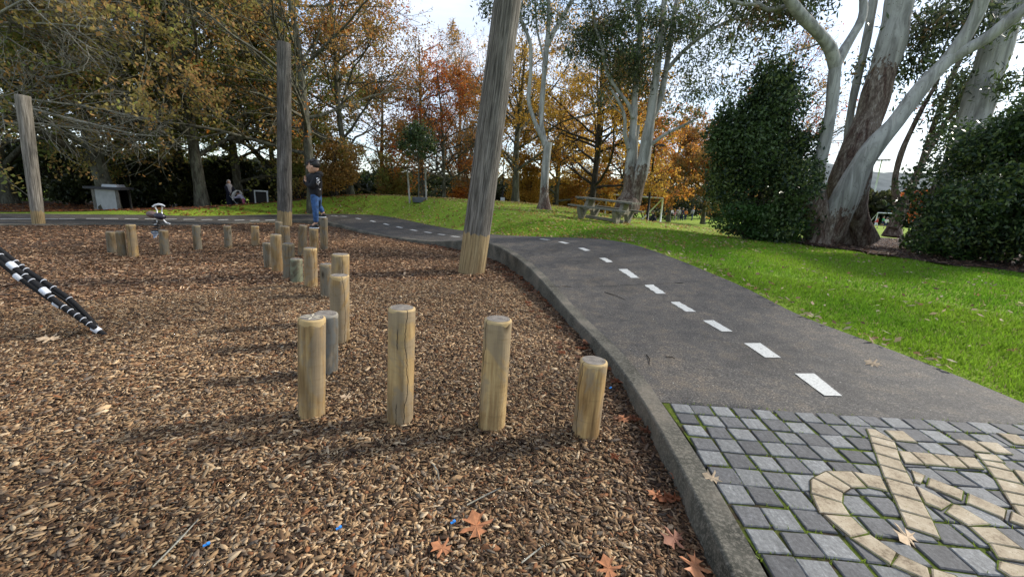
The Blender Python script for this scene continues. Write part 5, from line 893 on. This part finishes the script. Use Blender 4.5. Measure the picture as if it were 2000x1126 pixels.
# black screened enclosure with aluminium edges
Ys = 21.6; zb = gz(D(510, 412, Ys)[0], Ys); e = empty('bin_enclosure', D(506, 412, Ys), 'waist high black screen box with thin silver frame beside the girl', 'bin enclosure'); A0, A1_, A2_ = D(501, 412, Ys), D(525, 412, Ys), D(488.5, 412, Ys + 1.0)
for a in (A0, A1_, A2_): a[2] = zb
hh = 31.5 * PX(1, A0); A3_ = A1_ + (A2_ - A0); g = G(); up3 = np.array([0, 0, 1.])
for p, q2 in ((A0, A1_), (A0, A2_), (A1_, A3_), (A2_, A3_)): g.beam(p * .98 + q2 * .02 + up3 * .03, p * .02 + q2 * .98 + up3 * .03, .02, .001) if False else g.add([p + up3 * .03, q2 + up3 * .03, q2 + up3 * hh * .97, p + up3 * hh * .97, p * .97 + (A1_ + A2_) / 2 * .03 + up3 * .03, q2 * .97 + (A1_ + A2_) / 2 * .03 + up3 * .03, q2 * .97 + (A1_ + A2_) / 2 * .03 + up3 * hh * .97, p * .97 + (A1_ + A2_) / 2 * .03 + up3 * hh * .97], [(0, 1, 2, 3), (7, 6, 5, 4), (0, 4, 5, 1), (3, 2, 6, 7)])
g.make('panel', M_dark, e); g = G()
for p in (A0, A1_, A3_): g.beam(p - up3 * .05, p + up3 * hh, .06, .06, (1, 0, 0))
for p, q2 in ((A0, A1_), (A1_, A3_)): g.beam(p + up3 * (hh - .03), q2 + up3 * (hh - .03), .07, .06)
g.make('frame', M_alu, e); g = G(); g.beam(A2_ + up3 * (hh * .98), A3_ * .6 + A2_ * .4 + up3 * (hh * .98), .9, .05); g.make('lid', M_slab, e)
# concrete box with a slab roof
Yb_ = 18.2; F0, F1, F2 = D(184.8, 413, Yb_), D(236.5, 413.5, Yb_ - .35), D(260.5, 411.5, Yb_ + 1.4); zb = gz(F1[0], F1[1]) - .02
for a in (F0, F1, F2): a[2] = zb
F3 = F0 + F2 - F1; hh = 40 * PX(1, F0); e = empty('concrete_box', F0, 'pale concrete service box with open dark side and overhanging slab roof', 'concrete box'); ux = (F1 - F0) / np.linalg.norm(F1 - F0); uy = (F2 - F1) / np.linalg.norm(F2 - F1); Lx, Ly = np.linalg.norm(F1 - F0), np.linalg.norm(F2 - F1); AX = np.array([ux, uy, up3]); pt = lambda a, b_, z=0: F0 + ux * a + uy * b_ + up3 * z
g = G(); g.box(pt(Lx / 2, .06), Lx - .36, .08, hh, AX); g.make('front_panel', M_conc, e)
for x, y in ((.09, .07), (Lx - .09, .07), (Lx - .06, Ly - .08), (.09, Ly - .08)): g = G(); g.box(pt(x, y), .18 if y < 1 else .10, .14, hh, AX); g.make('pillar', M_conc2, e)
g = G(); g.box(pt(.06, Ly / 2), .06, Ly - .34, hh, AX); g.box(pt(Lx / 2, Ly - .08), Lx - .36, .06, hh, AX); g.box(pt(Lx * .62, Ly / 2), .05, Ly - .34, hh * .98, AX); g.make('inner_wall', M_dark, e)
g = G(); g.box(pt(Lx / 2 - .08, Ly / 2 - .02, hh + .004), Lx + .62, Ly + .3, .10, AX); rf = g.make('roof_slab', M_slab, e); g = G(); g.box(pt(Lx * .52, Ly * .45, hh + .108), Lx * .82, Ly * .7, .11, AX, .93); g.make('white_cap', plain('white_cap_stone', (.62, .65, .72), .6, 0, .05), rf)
# spring rider
p0 = P(302.5, 465, 0.); Yr = p0[1]; q = lambda x, y, dy=0: D(x, y, Yr + dy); u1 = PX(1, p0); e = empty('spring_rider', p0, 'black bug shaped spring rider with white curved handle bars', 'spring rider'); fx = (q(313, 422) - q(296, 418.5)); fx /= np.linalg.norm(fx); Ab = np.array([fx, [0, 1, 0], np.cross(fx, [0, 1, 0])])
g = G(); g.ellipsoid(q(312.4, 422), (10.5 * u1, 8.5 * u1, 6.8 * u1), Ab); g.make('body', plain('purple_black_plastic', (.02, .018, .03), .35), e, smooth=True)
g = G(); g.ellipsoid(q(297, 418.5, .05), (10 * u1, 8 * u1, 6.8 * u1), Ab); g.make('seat', plain('brown_plastic', (.13, .085, .075), .5), e, smooth=True)
g = G(); g.tube([q(298, 403.5), q(303, 400.5), q(309.7, 399), q(316, 399.8), q(322, 402.2)], [1.2 * u1, 1.8 * u1, 2 * u1, 1.8 * u1, 1.1 * u1], 10); g.make('handle_bar', M_white, e, smooth=True)
for pts in ([(306.6, 418), (307, 411), (303.5, 405.5), (304, 401)], [(316.4, 418), (316, 411), (317, 406), (316, 400.5)]): g = G(); g.tube([q(*a) for a in pts], 1.2 * u1, 8); g.make('antenna', M_steel, e, smooth=True)
for pts in ([(306.6, 427), (307, 434), (305, 437.5), (301, 438.5)], [(318, 427), (321, 431), (325, 435), (332, 436.5)]): g = G(); g.tube([q(*a) for a in pts], 1.15 * u1, 8); g.make('foot_rest', M_white, e, smooth=True)
a_ = np.linspace(0, 4.5 * 2 * math.pi, 110); c0, c1 = q(303.5, 453), q(307, 431); g = G(); g.tube([c0 + (c1 - c0) * (i / 109) + np.array([math.cos(a), math.sin(a), 0]) * 6.2 * u1 for i, a in enumerate(a_)], .95 * u1, 8); g.make('spring', M_black, e, smooth=True)
g = G(); g.tube([q(303, 452.5), q(303, 455), q(302.8, 460), q(302.6, 466)], [6.8 * u1, 6.2 * u1, 2.6 * u1, 2.4 * u1], 16); g.make('base', plain('pale_blue_metal', (.36, .46, .6), .4, .3), e, smooth=True)
# rope bundle coming down on the left
an_ = P(209, 658, 0.); Yk = an_[1]; q = lambda x, y, dy=0: D(x, y, Yk + dy * 1.0); e = empty('rope_bundle', an_, 'black climbing net ropes with white clamps anchored in mulch', 'climbing rope')
SR = []
def strand(pts, wpx, dy): g = G(); P_ = catmull([q(a, b, dy) for a, b in pts], .05, 3); g.tube(P_, PX(wpx, an_) / 2, 10); g.make('rope', M_rope, e, smooth=True); SR.append(P_); return P_
low = [(-120, 432), (-60, 470), (0, 512), (37, 541), (75, 568), (113, 594), (150, 618), (188, 643), (209, 656)]; mid = [(-120, 415), (-60, 455), (0, 499), (35, 528), (75, 558), (112, 590), (150, 615), (186, 640)]; upr = [(-120, 400), (-60, 445), (0, 488), (41, 520), (104, 562), (135, 583), (160, 607), (182, 630), (192, 646)]
strand(low, 9, 0); strand([(a, b - 6) for a, b in low[:-1]], 6, .08); strand(mid, 9, -.04); strand(upr, 9, .05); strand([(a - 4, b + 6) for a, b in upr[:-1]], 6, .14)
def ring(x, y, wpx, ln, dx, dy_, mat, name):
    w0 = q(x, y, 0); allp = np.concatenate(SR); dd = np.linalg.norm(allp[:, [0, 2]] - w0[[0, 2]], axis=1); kk = int(dd[:-1].argmin()); c = allp[kk].copy(); d = allp[kk + 1] - allp[kk - 1]
    if np.linalg.norm(d) > .5: d = allp[kk] - allp[kk - 1]
    d /= np.linalg.norm(d); g = G(); R__ = PX(wpx, an_) / 2
    if name == 'clamp': g.tube([c - d * ln / 2, c - d * ln * .4, c + d * ln * .4, c + d * ln / 2], [R__ * .8, R__, R__, R__ * .8], 12)
    else:
        e1 = np.cross(d, [0, 1., 0]); e1 /= np.linalg.norm(e1); e2 = np.cross(d, e1); g.tube([c + (e1 * math.cos(a) + e2 * math.sin(a)) * R__ for a in np.linspace(0, 2 * math.pi, 17)], ln, 5, False)
    g.make(name, mat, e, smooth=True)
for x, y in ((41, 521), (104, 562), (34, 536), (112, 594), (188, 642)): ring(x, y, 12.5, PX(14, an_), 3, 2, M_clamp, 'clamp')
for x, y in [(3, 494), (11, 501), (18, 510), (26, 520), (35, 529), (58, 534), (69, 541), (78, 551), (88, 562), (98, 573), (110, 585), (125, 575), (137, 583), (147, 594), (156, 605), (168, 617), (182, 631)]: ring(x, y, 9.6, PX(.8, an_), 3, 2.2, M_clamp, 'ring')
# picnic table
pc = GP(1180, 431); e = empty('picnic_table', pc, 'weathered concrete legged picnic table with two benches on the grass', 'picnic table'); ta = rad(-38); ax = np.array([math.cos(ta), math.sin(ta), 0]); ay = np.array([-ax[1], ax[0], 0]); sl = (gz(*(pc + ax * .9)[:2]) - gz(*(pc - ax * .9)[:2])) / 1.8; axs = ax + up3 * sl; axs /= np.linalg.norm(axs); uz = np.cross(axs, ay); AT = np.array([axs, ay, uz]); tp = lambda a, b_, z: pc + axs * a + ay * b_ + uz * z
for nm, ys_, z in (('table_top', (-.29, -.1, .1, .29), .70), ('bench', (-.78, -.64), .42), ('bench', (.64, .78), .42)):
    g = G()
    for y in ys_: g.box(tp(0, y, z), 2.2, .17 if nm == 'table_top' else .13, .055, AT)
    g.make(nm, M_ttop, e)
for s_ in (-.68, .68):
    g = G(); 
    for k in (-1, 1): g.beam(tp(s_, k * .10, .70), tp(s_, k * .46, 0), .14, .13, axs); g.beam(tp(s_, k * .5, 0), tp(s_, k * .76, .42), .14, .13, axs); g.beam(tp(s_ + .003, k * .14, .30), tp(s_ + .003, k * .5, .02), .128, .12, axs) if False else None
    g.box(tp(s_, 0, .45), .15, .34, .245, AT); g.beam(tp(s_ + .004, -.55, .37), tp(s_ + .004, .55, .37), .11, .10, axs); g.make('trestle', M_tleg, e)
g = G(); g.box(tp(0, 0, .02), 1.5, .1, .1, AT); g.make('ground_beam', M_tleg, e)
# goals
def goal(label, pr, pl, hgt, back, mat, w_=.1, mid=False):
    e = empty('soccer_goal', pr, label, 'goal', 'white football goals'); pr, pl, back = map(np.array, (pr, pl, back)); tr, tl = pr + up3 * hgt, pl + up3 * hgt
    for a, b_ in ((pr, tr), (pl, tl)): g = G(); g.tube([a - up3 * .02, b_], w_ / 2, 10); g.make('post', mat, e, smooth=True)
    g = G(); g.tube([tl, tr], w_ / 2, 10); g.make('crossbar', mat, e, smooth=True)
    for a, t_ in ((pr, tr), (pl, tl)): g = G(); q_ = a + back; g.tube([t_, q_], w_ * .4, 8); g.make('back_stay', mat, e, smooth=True)
    g = G(); g.tube([pr + back, pl + back], w_ * .4, 8); g.make('ground_bar', mat, e, smooth=True)
pr = D(1289, 435.5, 29.5); pr[2] = gz(pr[0], pr[1]); pl = D(1181, 425, 33); pl[2] = gz(pl[0], pl[1]); goal('white goal frame behind the picnic table with sloping back stays', pr, pl, 50 * PX(1, pr), (-1.15, 1.2, 0), M_white, .12)
pr = D(1752, 441, 60); pr[2] = -.32; pl = D(1709, 439, 62); pl[2] = -.32; goal('distant white goal seen between the gum trunks', pr, pl, 24.5 * PX(1, pl), (.4, 1.8, 0), M_white, .14)
# lamp posts
def lamp(label, base, top, wpx, head, Y, box=False):
    b, t_ = D(*base, Y), D(*top, Y); b[2] = min(b[2], gz(b[0], b[1])) - .05; t_[0] = b[0] + (t_[0] - b[0]) * .6; r_ = PX(wpx, b) / 2; e = empty('lamp_post', b, label, 'lamp post', 'dark park lamp posts'); g = G(); g.tube([b, b + (t_ - b) * .3, t_], [r_ * 1.2, r_, r_ * .7], 10); g.make('pole', M_black, e, smooth=True); g = G(); g.tube([t_ - [0, 0, .05], t_ + [head * .5, 0, .06], t_ + [head, 0, .04]], [r_ * .7, r_ * .6, r_ * .6], 8); h_ = g.make('arm', M_black, e, smooth=True); g = G(); g.box(t_ + [head, 0, -.03], abs(head) * .9, .22, .09, None, .7); g.make('lamp_head', M_black, h_)
    if box: g = G(); g.box(b + [0, -.1, .07], .26, .16, .42, None, .96); g.make('control_box', M_clamp, e)
lamp('dark lamp post in front of the goal frame', (1264, 431), (1277, 284), 4.2, .45, 24.5)
lamp('thin dark lamp post with white box at its foot beyond mound', (982, 384), (983, 309), 2.4, .4, 26, True)
# floodlight far off
e0 = D(1707, 376, 130); e0[2] = 0; t_ = D(1722, 314, 130); e0[0] = t_[0]; e = empty('floodlight_mast', e0, 'tall floodlight mast far off between the gum trunks', 'floodlight'); g = G(); g.tube([e0, (e0 + t_) / 2, t_], [.28, .22, .15], 10); g.make('mast', M_alu, e, smooth=True); g = G(); g.tube([t_ + [-2.2, 0, 0], t_ + [2.4, 0, .3]], .1, 6); arm_ = g.make('cross_arm', M_alu, e)
for k in range(5): g = G(); g.box(t_ + [-2 + k * 1.0, -.3, -.1 + k * .06], .75, .35, .42, np.array([(1, 0, 0), (0, .8, -.6), (0, .6, .8)])); g.make('lamp', M_conc2, arm_)
# staked sapling in a tub
sp = GP(817, 394); Yp = sp[1]; e = empty('sapling_tree', sp, 'young round topped evergreen on the mound held between wooden stakes', 'tree'); q = lambda x, y, dy=0: D(x, y, Yp + dy); r = np.random.default_rng(401)
st = q(818, 390)[None]; T0 = curve(st, (q(819, 300) - q(818, 390))[None], np.array([np.linalg.norm(q(819, 270) - q(818, 390))]), 10, r, .02, .0); R_0 = .035 * np.linspace(1, .5, 10)[None]; L1, R1 = spawn(T0, R_0, 16, .6, 1, .8, .38, .6, r, 6, .12, .04); L2, R2 = spawn(L1, R1, 6, .3, 1, .7, .5, .6, r, 4, .12, 0); tube_mesh('trunk', [(T0, R_0, 8), (L1, R1, 5), (L2, R2, 3)], M_bark, e)
cs = []
for (x, y, n, s_) in [(800, 272, 400, 15), (818, 258, 500, 15), (835, 275, 450, 14), (786, 285, 260, 9), (842, 290, 240, 8), (815, 285, 450, 14), (812, 248, 200, 8), (803, 262, 250, 12), (826, 303, 70, 6), (797, 300, 60, 5)]:
    c0 = q(x, y, r.uniform(-.4, .4)); cs.append(c0 + r.normal(0, 1, (int(n * 1.1), 3)) * PX(s_, c0) * .62)
c = np.concatenate(cs + [along(L2, 5, r, .06)]); V, Q = quads(c, .10, r, .5, droop=.4); mesh('crown', V, Q, M_gloss, e, col=np.repeat(colour_by_clump(c, DG + [(.09, .12, .03)], r, 2), 4, 0))
tub = tag(empty('planter', sp, 'low grey tub around the foot of the young tree', 'planter'), None); g = G(); k0 = q(818, 396); k0[2] = sp[2] - .03; rr_ = PX(12.5, k0); g.tube([k0, k0 + [0, 0, .1], k0 + [0, 0, .24]], [rr_ * .9, rr_, rr_], 24, False); g.tube([k0 + [0, 0, .24], k0 + [0, 0, .24 + 1e-3]], [rr_, rr_ * .88], 24, False); g.make('tub_wall', plain('grey_plastic', (.085, .095, .11), .6), tub, smooth=True); g = G(); g.tube([k0 + [0, 0, .1], k0 + [0, 0, .2]], rr_ * .93, 20); g.make('soil', M_soil, tub)
for a, b_, w_, l_ in (((800.5, 391), (795.5, 330), 3.4, 'thick pale stake left of the young tree'), ((829, 393), (823.8, 327), 2.2, 'slim dark stake leaning close to the stem of the young tree'), ((833, 384), (830, 328), 3.6, 'thick pale mottled stake right of the young tree')):
    p_, t_ = q(*a, .1), q(*b_, .1); p_[2] = gz(p_[0], p_[1]) - .08; g = G(); g.tube([p_, (p_ + t_) / 2, t_], PX(w_, p_) / 2, 10); tag(g.make('tree_stake', M_twig if w_ > 3 else M_barkd, smooth=True), l_, 'stake', 'stakes holding the young tree')
# small people on the far field
CM = [cloth_mat(n_, c_) for n_, c_ in (('white_kit', (.6, .6, .62)), ('red_kit', (.5, .06, .06)), ('navy_kit', (.03, .04, .10)), ('pink_kit', (.6, .25, .33)), ('orange_kit', (.6, .2, .05)), ('green_kit', (.05, .3, .12)), ('grey_kit', (.3, .3, .32)))]
for i, (px, Y, h_, sh, pa, yw, l_) in enumerate([(1302, 45, 1.35, 2, 2, 2., 'distant figure in dark clothes at the left of the small crowd'), (1310, 46, 1.3, 0, 2, -1., 'distant figure in a white top and dark legs, second in the crowd'), (1317, 45, 1.1, 3, 6, 3., 'distant small child in pink in the crowd'), (1324, 46, 1.4, 0, 6, -2., 'distant tall figure in white and grey in the crowd middle'), (1331, 46, 1.35, 2, 2, 0., 'distant figure in navy at the right of the crowd middle'), (1338, 47, 1.2, 4, 2, 1., 'distant figure in an orange top'), (1351, 47, 1.4, 6, 2, 2., 'distant figure in grey standing apart beside the round bush')]):
    b = base_at(px, Y); figure(l_, standing(b, h_, yw, .3 + .2 * (i % 3), .06), h_, CM[sh], CM[pa], M_skin, M_hair, M_black, face=(math.cos(yw), math.sin(yw), 0), fat=1.15, detail=False, small=True, group='people gathered on the far field')
for i, (px, Y, h_, sh, pa, yw, l_) in enumerate([(1710, 50, 1.25, 1, 0, 2.5, 'young player in a red top and white shorts'), (1728, 50, 1.3, 0, 2, .5, 'young player in a pale pink white top running'), (1722, 58, 1.3, 5, 2, -1, 'goalkeeper in green before the distant goal')]):
    b = base_at(px, Y); figure(l_, standing(b, h_, yw, .8, .12), h_, CM[sh], CM[pa], M_skin, M_hair, M_black, face=(math.cos(yw), math.sin(yw), 0), fat=1.1, detail=False, small=True, leg=.3, group='players by the distant goal')
b = D(1279, 433.5, 28); b[2] = gz(b[0], b[1]); J = standing(b, 1.45, 2.9, .9, .05, .35)
dz = np.array([0, 0, -.48]); 
for k_ in list(J):
    if k_[:2] not in ('an', 'to', 'kn'): J[k_] = J[k_] + dz
for S in 'LR': J['kn' + S] = J['hip' + S] + np.array([-.34, -.05, .12]); J['an' + S] = J['kn' + S] + np.array([.05, 0, -.36]); J['an' + S][2] = b[2] + .07; J['to' + S] = J['an' + S] + np.array([-.13, 0, -.045])
figure('person in dark clothes crouching by the near goal post', J, 1.45, M_navy, M_hood, M_skin2, M_hair, M_black, face=(-1, -.2, 0), fat=1.3, detail=False)
